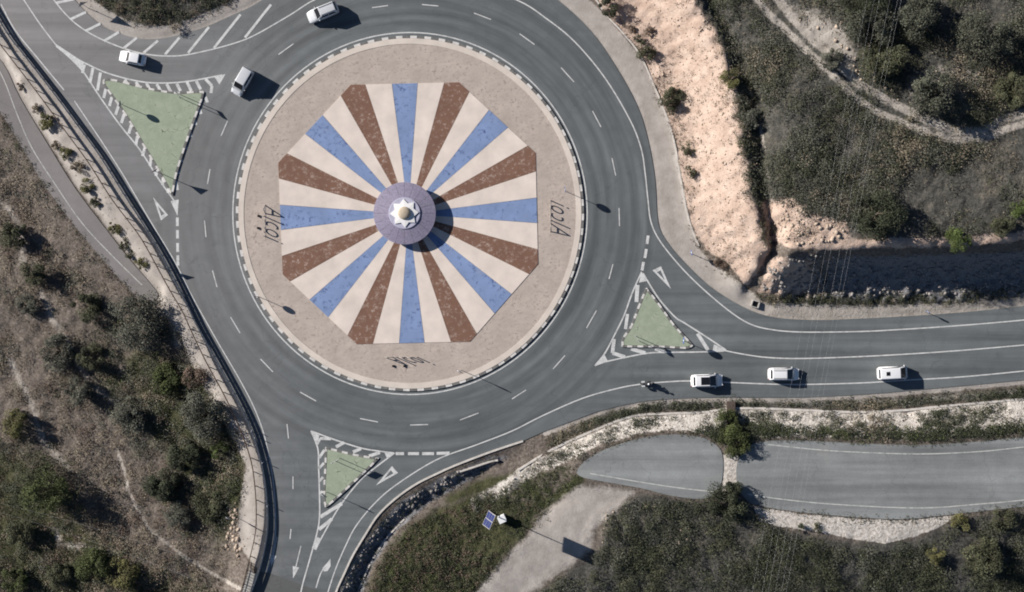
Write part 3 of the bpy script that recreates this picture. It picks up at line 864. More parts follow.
line([(322, 614), (328, 592), (336, 568), (346, 545), (356, 526), (374, 504), (396, 485), (436, 460), (476, 445), (512, 431), (542, 416), (582, 398.5), (617, 388.5), (642, 384), (672, 381.5), (692, 381),
      (730, 382.5), (768, 384), (800, 384.5), (860, 383), (900, 380.5), (960, 377), (1024, 371), (1110, 362)], 0.17)
line([(722, 350), (745, 354.5), (768, 357.5), (800, 358.5), (850, 357), (900, 354.5), (960, 350.5), (1024, 345), (1110, 337)], 0.17, name='lane_line')
for a, b in [((278.5, 54.5), (293.5, 43.7)), ((372, 7.7), (388, 5.5)), ((422, 4.5), (438.5, 6)), ((474, 13), (491, 19.5)), ((519.5, 33.7), (534.5, 44.5)), ((561, 67.5), (574, 82)),
             ((592.5, 111), (601, 127)), ((612, 158), (615.7, 175.5)), ((619, 208), (619.5, 226)), ((613, 264), (609, 279)), ((596.5, 310.5), (586.5, 328)), ((565, 355.5), (553, 369)),
             ((526, 390), (512, 399)), ((478.5, 413), (460, 420)), ((428, 424.5), (410, 425)), ((378, 422), (360, 418.5)), ((316, 401), (300, 392)), ((273, 372), (260.5, 359)),
             ((240, 333), (230.5, 317)), ((217, 287), (212.5, 270.5)), ((206, 237), (204.5, 220.5)), ((210, 169), (207.5, 184)), ((227.5, 121), (221, 136)),
             ((287, 424), (288.5, 438.5)), ((293, 476.5), (293, 489)), ((291, 529), (290, 539))]:
    line([a, b], 0.14, name='lane_dash')
# hatched lay-by in the north west
for a, b in [((56, 3), (74, -1)), ((71, 19), (86, 12)), ((85.5, 31), (100.5, 23.5)), ((104, 41), (119, 32)), ((124, 48), (137, 37.5)), ((143.5, 53), (158, 40.5)), ((165, 54.5), (179.5, 37.5)),
             ((188, 53), (209, 27)), ((214, 48), (240.5, 14.5)), ((245, 37.5), (271, 4.5))]:
    line([a, b], 0.36, name='hatch_stripe')
# north-west splitter paint
line([(56, 45), (70, 55), (90, 65.5), (110, 74), (140, 81.5), (165, 83), (190, 81), (222, 75)], 0.2, name='hatch_border')
line([(56, 46), (68, 56), (82, 70), (100, 97), (120, 125), (140, 150), (158, 178), (175, 202)], 0.2, name='hatch_border')
patch([(53, 42), (66, 50.5), (84, 62.5), (81, 70), (69, 57.5)], 'nose_marking')
patch([(225.5, 74), (214.5, 77), (219.5, 84.5)], 'nose_marking')
patch([(170.5, 201), (178.8, 199.5), (177.6, 216)], 'nose_marking')
for a, b in [((84.5, 64.5), (82.5, 73)), ((93, 68), (90, 82.5)), ((100.5, 72.5), (97.5, 90.5)), ((105.8, 88.8), (103.8, 98)), ((111.8, 97), (109.5, 106)), ((118.8, 105), (115.5, 115)), ((124.3, 113.8), (121.3, 123)),
             ((131.3, 125), (128.8, 133.5)), ((137.5, 136), (135.8, 145)), ((145, 147), (142.5, 156)), ((151.5, 157), (150, 166)), ((157.5, 166), (156, 176)), ((163.5, 176), (162.5, 185)), ((168.5, 186), (168, 193)),
             ((125, 79.5), (128, 85.5)), ((136, 82), (140, 88)), ((146.5, 83), (150, 90)), ((156.7, 84), (160.7, 91)), ((166.7, 84), (171, 92)), ((176.7, 83.5), (180.5, 91)), ((187, 82), (191.3, 91)), ((196.3, 81), (200.7, 89.5)),
             ((205.5, 79), (212, 86)), ((212, 86), (211, 93)), ((205.5, 97), (207.5, 102.5)), ((199.8, 109), (201, 114)), ((194.5, 119.5), (196, 125)), ((189.5, 131), (191, 137)), ((184.5, 143), (186, 149)), ((180.5, 156), (182, 162)), ((177, 168), (178.5, 174)), ((176, 181), (177.5, 190))]:
    line([a, b], 0.42, name='hatch_stripe')
# east splitter paint
line([(641.5, 272), (632, 293.6), (624, 315.6), (615, 334), (605, 353), (595, 365.4)], 0.2, name='hatch_border')
line([(600, 363), (607.7, 361.2), (627, 357), (649, 353), (671, 352.3), (698, 352), (724, 351)], 0.2, name='hatch_border')
line([(643, 273), (657.6, 297), (674.5, 316.5), (684.6, 323), (705, 336), (726, 350)], 0.2, name='hatch_border')
patch([(641.5, 271.2), (639, 282.7), (646.8, 281)], 'nose_marking')
patch([(594.6, 366.4), (604.4, 354.5), (608, 361.4)], 'nose_marking')
patch([(714, 344.3), (727.5, 350.8), (712.5, 351.2)], 'nose_marking')
for a, b, w in [((637.5, 285), (636.5, 302), 0.55), ((627.5, 314), (625.5, 329), 0.45), ((614, 339), (612.5, 353), 0.5), ((612.5, 353), (625, 357), 0.5), ((631, 348.8), (645.5, 353), 0.5), ((655, 349), (664, 352), 0.4), ((697.5, 333.5), (708, 350), 0.5)]:
    line([a, b], w, name='hatch_stripe')
# south splitter paint
line([(311, 431), (317.7, 448), (318.6, 466.5), (319.5, 494), (319.5, 516.7), (317, 533), (309, 562), (302.7, 584), (300, 597)], 0.2, name='hatch_border')
line([(311, 431), (337, 440.5), (361, 448), (378, 451), (394, 453)], 0.2, name='hatch_border')
line([(394, 453.5), (378, 465.5), (363, 477.6), (350, 492.5), (338, 509), (326, 529.7), (316, 548)], 0.2, name='hatch_border')
patch([(310.5, 430.5), (319.5, 435.5), (316, 445)], 'nose_marking')
patch([(384, 451.8), (395.5, 453), (387, 458)], 'nose_marking')
for a, b, w in [((317, 444), (320, 438.5), 0.4), ((320, 438.5), (331, 438.8), 0.4), ((336, 447), (344, 442.5), 0.45), ((353, 452), (361, 448.5), 0.45), ((369, 456), (380, 452.5), 0.45), ((319, 458), (324.5, 450), 0.4), ((319.3, 468), (324, 463), 0.35),
                ((319.5, 481), (323, 477), 0.35), ((320, 494), (322.5, 491), 0.35), ((320.3, 517), (342, 503.5), 0.5), ((319, 529.5), (332, 519), 0.5), ((314, 549), (319.5, 538), 0.7)]:
    line([a, b], w, name='hatch_stripe')
for a, b in [((395.7, 453.6), (404, 453.6)), ((408, 453.6), (419, 453.6)), ((422, 453.6), (434, 453.6)), ((436.6, 453.4), (449.6, 453))]:
    line([a, b], 0.42, name='give_way_dash')
for a, b in [((177.4, 217.5), (177.4, 226)), ((177.4, 230), (177.6, 238.5)), ((177.6, 243), (177.8, 252)), ((177.8, 255.5), (178, 265.5))]:
    line([a, b], 0.40, name='give_way_dash')
for a, b in [((648.2, 235.5), (647, 244)), ((646.4, 249), (644.8, 258)), ((643.6, 262), (642, 270.5))]:
    line([a, b], 0.40, name='give_way_dash')
def give_way(tip, b1, b2):
    o = [Vector(tip), Vector(b1), Vector(b2)]
    c = (o[0] + o[1] * 1.5 + o[2] * 1.5) / 4.0
    i = [c + (p - c) * 0.42 for p in o]
    for k in range(3):
        patch([o[k], o[(k + 1) % 3], i[(k + 1) % 3], i[k]], 'give_way_triangle')
give_way((153, 197), (168, 215), (161, 220.5)); give_way((671, 289), (652.5, 270.3), (661, 266.2)); give_way((375.8, 485.5), (392, 466), (398, 473))
def arrow(tail, tip, w=0.14, hw=3.2, hl=12):
    t = Vector(tip) - Vector(tail); t.normalize(); n_ = Vector((-t.y, t.x)); tp = Vector(tip); b = tp - t * hl
    line([tail, tuple(b)], w, name='direction_arrow')
    patch([tp, b + n_ * hw, b - n_ * hw], 'direction_arrow')
arrow((301, 546), (293, 578.5)); arrow((277, 537), (271, 567))
line([(316, 588), (320, 575), (324, 568)], 0.18, name='direction_arrow'); patch([(322.5, 568), (327, 563), (330.5, 558.5), (330.6, 566), (327.5, 571), (324, 571.5)], 'direction_arrow')
# lines of the old roads
line([(-10, 55), (4, 80), (17, 114), (32, 148), (55, 184), (82, 223), (112, 255.5), (142, 285)], 0.13, lane, M_PAINT_OLD, Z_OL + 0.008)
line([(768, 444.5), (800, 448), (843, 451.5), (918, 454), (980, 451.5), (1024, 447), (1110, 438)], 0.15, oldB, M_PAINT_OLD, Z_OR + 0.008)
line([(748, 494), (768, 497.5), (830, 504), (918, 508), (980, 504), (1024, 500), (1110, 490)], 0.15, oldB, M_PAINT_OLD, Z_OR + 0.008)
line([(590, 473.5), (640, 482), (680, 488), (716, 492)], 0.15, oldA, M_PAINT_OLD, Z_OR + 0.008)

# ------------------------------------------------------------------ central island
isl = empty('traffic_island', at(CX, CY))
props(isl, 'large round central traffic island with pink gravel and striped octagon', 'traffic island')
IL = Vector(isl.location)
def loc(pts, o=IL):
    return [(p[0] - o.x, p[1] - o.y) for p in pts]
mb = MB(); mb.prism(loc(W(ell(166.3, 169.8)[:-1])), -0.05, 0.155); mb.build('gravel_bed', M_GRAVEL, isl)
o_, i_ = loc(W(ell(171.3, 175.0)[:-1])), loc(W(ell(166.0, 169.4)[:-1]))
n = len(o_)
V = [(*p, 0.19) for p in o_] + [(*p, 0.19) for p in i_] + [(*p, 0.0) for p in o_] + [(*p, 0.05) for p in i_]
F = [(k, (k + 1) % n, n + (k + 1) % n, n + k) for k in range(n)] + [(k, 2 * n + k, 2 * n + (k + 1) % n, (k + 1) % n) for k in range(n)] + [(n + k, n + (k + 1) % n, 3 * n + (k + 1) % n, 3 * n + k) for k in range(n)]
mesh('concrete_ring', V, [f[::-1] for f in F], M_RING, isl)
NK = 152
for k in range(NK):
    a0 = 2 * math.pi * (k + 0.03) / NK; a1 = 2 * math.pi * (k + 0.97) / NK
    oo = W(ell(173.9, 177.6, 3, a0, a1)); ii = W(ell(171.45, 175.15, 3, a0, a1))
    mb = MB(); mb.prism(loc(oo + ii[::-1]), -0.02, (0.165 if k % 2 else 0.158) + random.uniform(-0.004, 0.004))
    mb.build('kerb_stone', M_KERBW if k % 2 == 0 else M_KERBD, isl)
OCT = [(351, 85), (459, 82.5), (535.5, 153), (538, 264), (470, 341.5), (357, 344), (283, 274.5), (278.5, 163)]
OC = Vector((408.5, 214))
def ray_oct(a):
    d = Vector((math.sin(a), -math.cos(a)))
    for k in range(8):
        p, q = Vector(OCT[k]), Vector(OCT[(k + 1) % 8]); e = q - p
        den = d.x * e.y - d.y * e.x
        if abs(den) < 1e-9: continue
        w = p - OC
        t = (w.x * e.y - w.y * e.x) / den; u = (w.x * d.y - w.y * d.x) / den
        if t > 0 and 0 <= u <= 1: return OC + d * t
octa = sorted([(math.atan2(Vector(p).x - OC.x, -(Vector(p).y - OC.y)) % (2 * math.pi), p) for p in OCT])
for k in range(32):
    a0 = math.radians(-7.2 + 11.25 * k + 0.08); a1 = math.radians(-7.2 + 11.25 * (k + 1) - 0.08)
    pts = [OC + Vector((math.sin(a), -math.cos(a))) * 24 for a in (a1, a0)] + [ray_oct(a0)]
    for ang, p in octa:
        for sft in (0, 2 * math.pi):
            if a0 < ang + (sft if sft else 0) < a1 or (a0 < 0 and a0 < ang - 2 * math.pi < a1): pts.append(Vector(p)); break
    pts.append(ray_oct(a1))
    mb = MB(); mb.prism(loc(W([tuple(p) for p in pts])), 0.12, 0.205 + 0.002 * (k % 3))
    mb.build('stripe_panel', (M_BLUE, M_CREAM, M_BROWN, M_CREAM)[k % 4], isl)

# ------------------------------------------------------------------ splitter islands
def splitter(px_poly, label, nk, dark_first=0):
    c = np.mean(np.array(px_poly), 0)
    root = empty('splitter_island', at(*c)); props(root, label, 'traffic island')
    o = Vector(root.location)
    P = resample(W(list(px_poly) + [px_poly[0]]), 0.12)
    # inner bed
    area = 0.5 * np.sum(P[:-1, 0] * P[1:, 1] - P[1:, 0] * P[:-1, 1]); sgn = 1 if area > 0 else -1
    inner = offset_line(P, sgn * 0.30)[:-1]
    mb = MB(); mb.prism(loc([tuple(p) for p in resample(list(map(tuple, inner)) + [tuple(inner[0])], 0.5)[:-1]], o), -0.05, 0.125); mb.build('green_bed', M_GREEN, root)
    n = len(P) - 1
    ends = np.linspace(0, n, nk + 1).astype(int)
    OI = offset_line(P, sgn * 0.28)
    for k in range(nk):
        a, b = ends[k], ends[k + 1]
        idx = list(range(a, b + 1, 2))
        if idx[-1] != b: idx.append(b)
        poly = [tuple(P[i]) for i in idx] + [tuple(OI[i]) for i in idx[::-1]]
        cpt = np.mean(np.array(poly), 0)
        poly = [tuple(cpt + (np.array(q) - cpt) * 0.985) for q in poly]
        mb = MB(); mb.prism(loc(poly, o), -0.02, 0.15); mb.build('kerb_stone', M_KERBW if (k + dark_first) % 2 else M_KERBD, root)
    return root
splitter(smooth([(105, 79), (118, 80), (145, 87), (175, 92), (200, 91), (204, 94), (197, 115), (186, 146), (177, 175), (173.5, 193), (171, 194), (160, 174), (145, 149), (125, 115), (107, 90), (103, 83)], 3, True),
         'largest green triangular splitter island, at the upper left with white kerb stones', 54)
splitter(smooth([(645.5, 289), (638, 306), (630.5, 325.7), (622.5, 337.5), (621.8, 345), (625, 347.3), (657.6, 347.3), (684.6, 348.8), (691, 347), (691.8, 343.5), (674.5, 324.5), (659, 303), (648, 289.3)], 3, True),
         'green triangular splitter island on the right in front of the white cars', 40)
splitter(smooth([(326.5, 447), (337, 449.5), (356, 454), (375.5, 457.5), (377.5, 460), (355, 482), (329, 505.5), (324.5, 505), (323.4, 490), (324.5, 468), (325.2, 449)], 3, True),
         'smallest green triangular splitter island, at the bottom with a black and white kerb', 34)

# ------------------------------------------------------------------ monument
mon = empty('monument', at(405.5, 214)); props(mon, 'lilac round monument with white eight-pointed star and ochre ball on top', 'monument')
mb = MB(); mb.lathe([(1.6, 0.0), (1.6, 0.2), (1.25, 0.4), (1.3, 0.75), (2.6, 1.1), (4.1, 1.28)], 48); mb.build('pedestal', M_LILAC2, mon, False)
mb = MB(); mb.lathe([(4.15, 1.26), (4.36, 1.27), (4.36, 1.36), (4.15, 1.37)], 64); mb.build('rim', M_LILAC2, mon)
for k in range(20):
    a0 = 2 * math.pi * (k + 0.012) / 20; a1 = 2 * math.pi * (k + 0.988) / 20
    V = []
    for r, z in ((1.9, 1.74), (4.34, 1.39)):
        for j in range(4):
            a = a0 + (a1 - a0) * j / 3
            V.append((r * math.cos(a), r * math.sin(a), z + 0.012 * (k % 2)))
    V += [(v[0], v[1], v[2] - 0.06) for v in V]
    F = [(j, j + 4, j + 5, j + 1) for j in range(3)] + [(4 + j, 12 + j, 13 + j, 5 + j) for j in range(3)] + [(0, 8, 12, 4), (3, 7, 15, 11)]
    mesh('roof_tile', V, [f for f in F], M_LILAC, mon)
mb = MB(); mb.lathe([(2.1, 1.55), (2.2, 1.60), (2.2, 1.80), (2.1, 1.82)], 48); mb.build('upper_disc', M_LILAC2, mon)
V = [(0, 0, 2.12)]; F = []
for k in range(16):
    a = math.pi / 2 + 2 * math.pi * k / 16 + 0.06; r = 2.0 if k % 2 == 0 else 1.42
    V.append((r * math.cos(a), r * math.sin(a), 1.92 if k % 2 == 0 else 1.97))
for k in range(16):
    a = math.pi / 2 + 2 * math.pi * k / 16 + 0.06; r = 1.9 if k % 2 == 0 else 1.22
    V.append((r * math.cos(a), r * math.sin(a), 1.80))
for k in range(16):
    F += [(0, 1 + k, 1 + (k + 1) % 16), (1 + k, 17 + k, 17 + (k + 1) % 16, 1 + (k + 1) % 16)]
mesh('star', V, F, M_WHITE, mon)
mb = MB(); mb.lathe([(0.05, 1.9)] + [(0.90 * math.sin(t), 2.10 - 0.34 * math.cos(t)) for t in np.linspace(0.5, math.pi - 0.05, 14)], 32); mb.build('ball', M_BALL, mon, True)

# ------------------------------------------------------------------ standing letters on the island
def glyph(ch, size=2.0, ext=0.035):
    cu = bpy.data.curves.new('letter', 'FONT'); cu.body = ch; cu.size = size; cu.extrude = ext; cu.offset = -0.022; cu.resolution_u = 4
    o = bpy.data.objects.new('letter', cu); COL.objects.link(o)
    dg = bpy.context.evaluated_depsgraph_get()
    me = bpy.data.meshes.new_from_object(o.evaluated_get(dg))
    bpy.data.objects.remove(o)
    xs = [v.co.x for v in me.vertices]
    return me, min(xs), max(xs)
GLY = {c: glyph(c) for c in 'Alcoi'}
for c in GLY: GLY[c][0].name = 'letter'; GLY[c][0].materials.clear(); GLY[c][0].materials.append(M_LETTER)
def word(px_a, px_b, label):
    a, b = at(*px_a), at(*px_b)
    d = (b - a); ang = math.atan2(d.y, d.x)
    root = empty('letter_sign', (a.x, a.y, 0.155), ang); props(root, label, 'letter sign', 'standing town name letters')
    w = sum(GLY[c][2] - GLY[c][1] for c in 'Alcoi'); gap = max(0.08, (d.length - w) / 4); x = 0.0
    for c in 'Alcoi':
        me, x0, x1 = GLY[c]
        o = link('letter', me, None, root); o.rotation_euler = (math.pi / 2, 0, 0); o.location = (x - x0, 0, 0.02)
        x += x1 - x0 + gap
    mb = MB(); mb.box((d.length / 2, 0, 0.015), (d.length + 0.2, 0.10, 0.03)); mb.build('base_rail', M_LETTER, root)
    return root
word((265.5, 205), (265.5, 237), 'thin standing letters spelling Alcoi at the left side of the round island')
word((550.5, 232), (550.5, 200), 'thin standing letters spelling Alcoi at the right side of the round island')
word((384, 357), (417.5, 357), 'thin standing letters spelling Alcoi at the bottom of the round island')
def floodlight(px, py, label):
    p = at(px, py, 0.16); root = empty('floodlight', p); props(root, label, 'floodlight', 'floodlights before the letters')
    mb = MB(); mb.box((0, 0, 0.03), (0.26, 0.26, 0.06)); mb.build('base', M_PLASTIC, root)
    mb = MB(); mb.box((0, 0, 0.13), (0.34, 0.28, 0.14), 0.3, Matrix.Rotation(0.4, 3, 'Y')); mb.build('lamp_housing', M_DARKM, root)
floodlight(258.8, 216, 'small dark floodlight left of the left letters, the upper one')
floodlight(258.3, 228, 'small dark floodlight left of the left letters, the lower one')
floodlight(393.5, 366, 'small dark floodlight below the bottom letters, the left one')
floodlight(404.5, 366, 'small dark floodlight below the bottom letters, the right one')

# ------------------------------------------------------------------ traffic signs
def plate(shape, r):
    if shape == 'round': return [(r * math.cos(t), r * math.sin(t)) for t in np.linspace(0, 2 * math.pi, 25)[:-1]]
    if shape == 'yield': return [(-r, r * 0.62), (r, r * 0.62), (0, -r * 1.1)]
    if shape == 'warn': return [(r, -r * 0.62), (-r, -r * 0.62), (0, r * 1.1)]
    return None
def sign(px, py, label, shape='round', facing=0.0, hc=2.0, r=0.45, posts=1, wh=(1.4, 0.4), z=None, face=M_SBLUE):
    p = at(px, py, 0.13) if z is None else gat(px, py)
    if z is not None: p.z += z
    root = empty('traffic_sign', p, facing); props(root, label, 'traffic sign', 'traffic signs')
    if posts == 1:
        mb = MB(); mb.tube([(0, 0, -0.3), (0, 0, hc + 0.25)], 0.042, 10); mb.build('post', M_POST, root)
    else:
        for s in (-1, 1):
            mb = MB(); mb.tube([(0, s * wh[0] * 0.30, -0.3), (0, s * wh[0] * 0.30, hc + wh[1] * 0.4)], 0.042, 10); mb.build('post', M_POST, root)
    mb = MB()
    pts = plate(shape, r) or [(-wh[0] / 2, -wh[1] / 2), (wh[0] / 2 * 0.86, -wh[1] / 2), (wh[0] / 2, 0), (wh[0] / 2 * 0.86, wh[1] / 2), (-wh[0] / 2, wh[1] / 2)]
    def slab(pp, x0, x1, name, mat):
        n = len(pp)
        V = [(x0, q[0], hc + q[1]) for q in pp] + [(x1, q[0], hc + q[1]) for q in pp]
        F = [tuple(range(n))[::-1], tuple(range(n, 2 * n))] + [(k, (k + 1) % n, (k + 1) % n + n, k + n) for k in range(n)]
        return mesh(name, V, F, mat, root)
    slab(pts, 0.05, 0.08, 'plate', M_SBACK)
    if shape in ('yield', 'warn'):
        slab([(q[0] * 0.97, q[1] * 0.97) for q in pts], 0.083, 0.088, 'border', M_RED)
        slab([(q[0] * 0.66, q[1] * 0.66) for q in pts], 0.091, 0.096, 'face', M_SWHITE)
    elif shape == 'round':
        slab([(q[0] * 0.97, q[1] * 0.97) for q in pts], 0.083, 0.088, 'face', face)
        slab([(-0.08, -0.28), (0.08, -0.28), (0.08, 0.02), (0.22, 0.02), (0, 0.3), (-0.22, 0.02), (-0.08, 0.02)], 0.091, 0.096, 'arrow', M_SWHITE)
    else:
        slab([(q[0] * 0.96, q[1] * 0.92) for q in pts], 0.083, 0.088, 'face', M_SWHITE)
        slab([(-wh[0] * 0.36, -0.06), (wh[0] * 0.2, -0.06), (wh[0] * 0.2, -0.14), (wh[0] * 0.36, 0), (wh[0] * 0.2, 0.14), (wh[0] * 0.2, 0.06), (-wh[0] * 0.36, 0.06)], 0.091, 0.096, 'arrow', M_PLASTIC)
    return root
AZ = math.atan2(-SD.y, -SD.x)      # towards the sun
R_ = math.radians
sign(125, 106, 'round sign on thin post in the middle of the upper left green splitter', 'round', AZ + R_(25), 1.95)
sign(160, 173, 'triangular give-way sign near the lower tip of the upper left splitter', 'yield', AZ - R_(35), 2.55, 0.62)
sign(183, 97.5, 'two-post direction arrow sign at the right corner of the upper left splitter', 'arrow', math.atan2(-8, 6) - math.pi / 2, 2.55, posts=2, wh=(1.45, 0.42))
sign(636, 338, 'two-post direction arrow sign in the right green splitter', 'arrow', math.atan2(-9, 5) - math.pi / 2, 2.2, posts=2, wh=(1.2, 0.45))
sign(682, 340, 'round sign at the right corner of the right green splitter', 'round', AZ + R_(20), 2.2, 0.5)
sign(337.5, 459.5, 'two-post direction sign in the bottom green splitter', 'arrow', AZ - R_(38), 2.45, posts=2, wh=(1.3, 0.62))
sign(327, 492, 'edge-on round sign near the bottom tip of the lowest splitter', 'round', AZ + R_(84), 2.6, 0.5)
sign(258.5, 296.5, 'round sign on the kerb at the lower left of the central island', 'round', AZ + R_(30), 2.15)
sign(461, 370, 'edge-on round sign on the kerb at the bottom right of the central island', 'round', AZ + R_(84), 2.8, 0.55)
sign(565, 191, 'round sign on the right side of the central island beside the letters', 'round', AZ + R_(28), 2.55, 0.5)
sign(152, 262, 'give-way sign standing at the fence left of the roundabout', 'yield', AZ - R_(50), 2.4, 0.6, z=0)
sign(925, 311.5, 'small edge-on sign on the sandy verge at the far right', 'round', AZ + R_(70), 1.35, 0.35, z=0)
sign(88, 8, 'triangular warning sign on the pale pavement at the top left', 'warn', AZ - R_(35), 2.3, 0.75, z=0)
sign(690, 253, 'round sign on the verge below the sand slope', 'round', AZ + R_(35), 1.9, 0.42, z=0)
sign(232, 515, 'thin edge-on sign on the pale bank left of the fence near the bottom', 'round', AZ + R_(80), 2.2, 0.4, z=0)

# ------------------------------------------------------------------ guardrail and fence on the west side
gl = resample(W(smooth(GUARD, 6)), 0.5)
grail = empty('guardrail', (*gl[20], 0)); props(grail, 'grey metal guardrail along the left edge of the road', 'guardrail')
PROF = [(0.035, 0.74), (0.0, 0.70), (0.0, 0.64), (-0.045, 0.585), (0.0, 0.53), (0.0, 0.47), (0.035, 0.43), (0.02, 0.43), (-0.02, 0.47), (-0.02, 0.53), (-0.065, 0.585), (-0.02, 0.64), (-0.02, 0.70), (0.02, 0.74)]
PROF = [(-a, b) for a, b in PROF]
root_loc = Vector(grail.location)
for k in range(0, len(gl) - 8, 8):
    seg = gl[k:k + 9] - np.array(root_loc[:2])
    sweep(seg, PROF, 'beam', M_STEEL, grail)
    sweep(seg, [(0.03, 0.08), (0.03, 0.36), (0.015, 0.36), (0.015, 0.08)], 'lower_beam', M_STEEL, grail)
mbp = MB(); mbp.box((0, 0, 0.30), (0.12, 0.06, 0.82)); post0 = mbp.build('post', M_STEEL, grail); pm = post0.data
for i, k in enumerate(range(2, len(gl) - 2, 4)):
    o = post0 if i == 0 else link('post', pm, None, grail)
    t = gl[k + 1] - gl[k - 1]; ang = math.atan2(t[1], t[0])
    q = gl[k] + np.array([-math.sin(ang), math.cos(ang)]) * -0.12
    o.location = (q[0] - root_loc.x, q[1] - root_loc.y, 0); o.rotation_euler = (0, 0, ang)
for i, (px, py) in enumerate([(253, 430), (256, 437), (263.5, 462), (268.5, 505)]):
    p = at(px, py); root = empty('delineator', p)
    props(root, ('slim roadside marker post behind the guardrail, topmost of four', 'slim roadside marker post behind the guardrail, second of four from the top', 'slim roadside marker post behind the guardrail, third of four from the top', 'slim roadside marker post behind the guardrail, lowest of four')[i], 'marker post', 'marker posts on the guardrail')
    mb = MB(); mb.tube([(0, 0, 0), (0, 0, 1.02)], 0.05, 8); mb.build('post', M_SWHITE, root)
    mb = MB(); mb.lathe([(0.056, 0.72), (0.056, 0.92)], 8); mb.build('band', M_PLASTIC, root)

fl = resample(W(smooth(FENCE, 6)), 0.5)
fence = empty('roadside_fence', (*fl[20], 0)); props(fence, 'long brown rail fence running parallel behind the guardrail on the left', 'fence')
fo = np.array(fence.location[:2])
for k in range(0, len(fl) - 4, 4):
    q = fl[k:k + 5]; q = q - fo
    z = 0.0
    sweep(q, [(0.035, 0.50), (0.035, 0.88), (-0.035, 0.88), (-0.035, 0.50)], 'rail', M_RUST, fence, z)
mbp = MB(); mbp.box((0, 0, 0.40), (0.10, 0.09, 1.0)); post0 = mbp.build('post', M_RUST, fence); pm = post0.data
for i, k in enumerate(range(0, len(fl), 4)):
    o = post0 if i == 0 else link('post', pm, None, fence)
    t = fl[min(k + 1, len(fl) - 1)] - fl[max(k - 1, 0)]
    o.location = (*(fl[k] - fo), 0); o.rotation_euler = (0, 0, math.atan2(t[1], t[0]))
# bridge parapet railing at the bottom
bl = resample(W(smooth([(250, 562), (243.5, 588), (233, 618), (222, 645)], 6)), 0.4)
par = empty('bridge_railing', (*bl[0], 0)); props(par, 'dark barred railing on the little bridge at the bottom', 'railing')
po = np.array(bl[0])
sweep(bl - po, [(0.04, 1.0), (0.04, 1.06), (-0.04, 1.06), (-0.04, 1.0)], 'top_rail', M_DARKM, par)
sweep(bl - po, [(0.03, 0.12), (0.03, 0.17), (-0.03, 0.17), (-0.03, 0.12)], 'bottom_rail', M_DARKM, par)
mb = MB(); mb.box((0, 0, 0.5), (0.05, 0.05, 1.02)); b0 = mb.build('bar', M_DARKM, par)
for i in range(len(bl)):
    o = b0 if i == 0 else link('bar', b0.data, None, par); o.location = (*(bl[i] - po), 0)
mb = MB(); mb.prism(W([(251, 566), (262, 568), (254, 592), (243, 624), (228, 660), (213, 660), (230, 622), (242, 590)]), -0.9, -0.02)
props(mb.build('bridge_footway', M_CONC), 'concrete footway slab of the little bridge at the bottom', 'bridge', kind='structure')
mb = MB(); mb.prism(W([(264, 575), (316, 592), (310, 660), (220, 660), (252, 592)]), -1.2, -0.47)
props(mb.build('bridge_slab', M_CONC), 'concrete slab carrying the road over the stream at the bottom', 'bridge', kind='structure')

# ------------------------------------------------------------------ concrete copings and drains
def coping(px, w, h, name, label, mat=M_CONCW, level=None, step=1.0):
    pts = smooth(px, 5)
    P = resample([gat(*p)[:2] for p in pts], step)
    zs = [float(gz(*q)) for q in P] if level is None else [level] * len(P)
    if level is None:
        zs = np.convolve(np.pad(zs, 3, 'edge'), np.ones(7) / 7, 'valid')
    mid = P[len(P) // 2]
    root = empty(name, (mid[0], mid[1], 0)); props(root, label, 'kerb')
    blk = max(1, int(round(3.0 / step)))
    for k in range(0, len(P) - 1, blk):
        q = P[k:k + blk + 1]
        sweep(q - mid, [(w / 2, -0.5), (w / 2, h), (-w / 2, h), (-w / 2, -0.5)], 'coping_block', mat, root, np.array(zs[k:k + blk + 1]))
    return root
coping(COPE1[1:], 0.26, 0.06, 'retaining_wall', 'thin pale coping of the curved retaining wall beside the bottom road', level=0.0)
coping([(356, 600), (360.5, 586), (370, 564), (383.8, 541.7), (394, 529.7), (404.5, 519)], 0.22, 0.10, 'ditch_kerb', 'short pale kerb along the far side of the dark ditch')
coping([(460, 471.5), (475, 466.5), (490, 461.5), (498, 460)], 0.22, 0.30, 'wing_wall', 'short pale wing wall beside the retaining wall near the solar panel')
coping(COPE2[1:], 0.30, 0.12, 'ditch_kerb', 'long pale kerb of the ditch between main road and white rock strip')
coping(EDGING, 0.20, 0.08, 'verge_kerb', 'thin pale kerb at the foot of the sand slope')
M_COVER = simple('brown_rusty_cover', (0.085, 0.062, 0.050), 0.8, var=0.3, scale=4.0)
def drain(px, py, rz, sx, sy, label, mat):
    p = gat(px, py); root = empty('drain_chamber', p, rz); props(root, label, 'drain')
    for dx, dy, wx, wy in ((-sx / 2, 0, 0.14, sy), (sx / 2, 0, 0.14, sy), (0, -sy / 2, sx - 0.15, 0.14), (0, sy / 2, sx - 0.15, 0.14)):
        mb = MB(); mb.box((dx, dy, 0.12), (wx, wy, 0.6)); mb.build('wall', mat, root)
    mb = MB(); mb.box((0, 0, 0.0), (sx - 0.16, sy - 0.16, 0.1)); mb.build('floor', M_DARKM, root)
    if mat is M_COVER:
        mb = MB(); mb.box((0, 0, 0.45), (sx + 0.16, sy + 0.16, 0.06)); mb.build('cover', mat, root)
drain(730.5, 407, 0, 1.0, 1.5, 'small brown drain box beside the ditch below the first white car', M_COVER)
drain(755, 304, -0.3, 1.0, 0.9, 'small dark drain chamber at the foot of the ravine by the road', M_CONC)

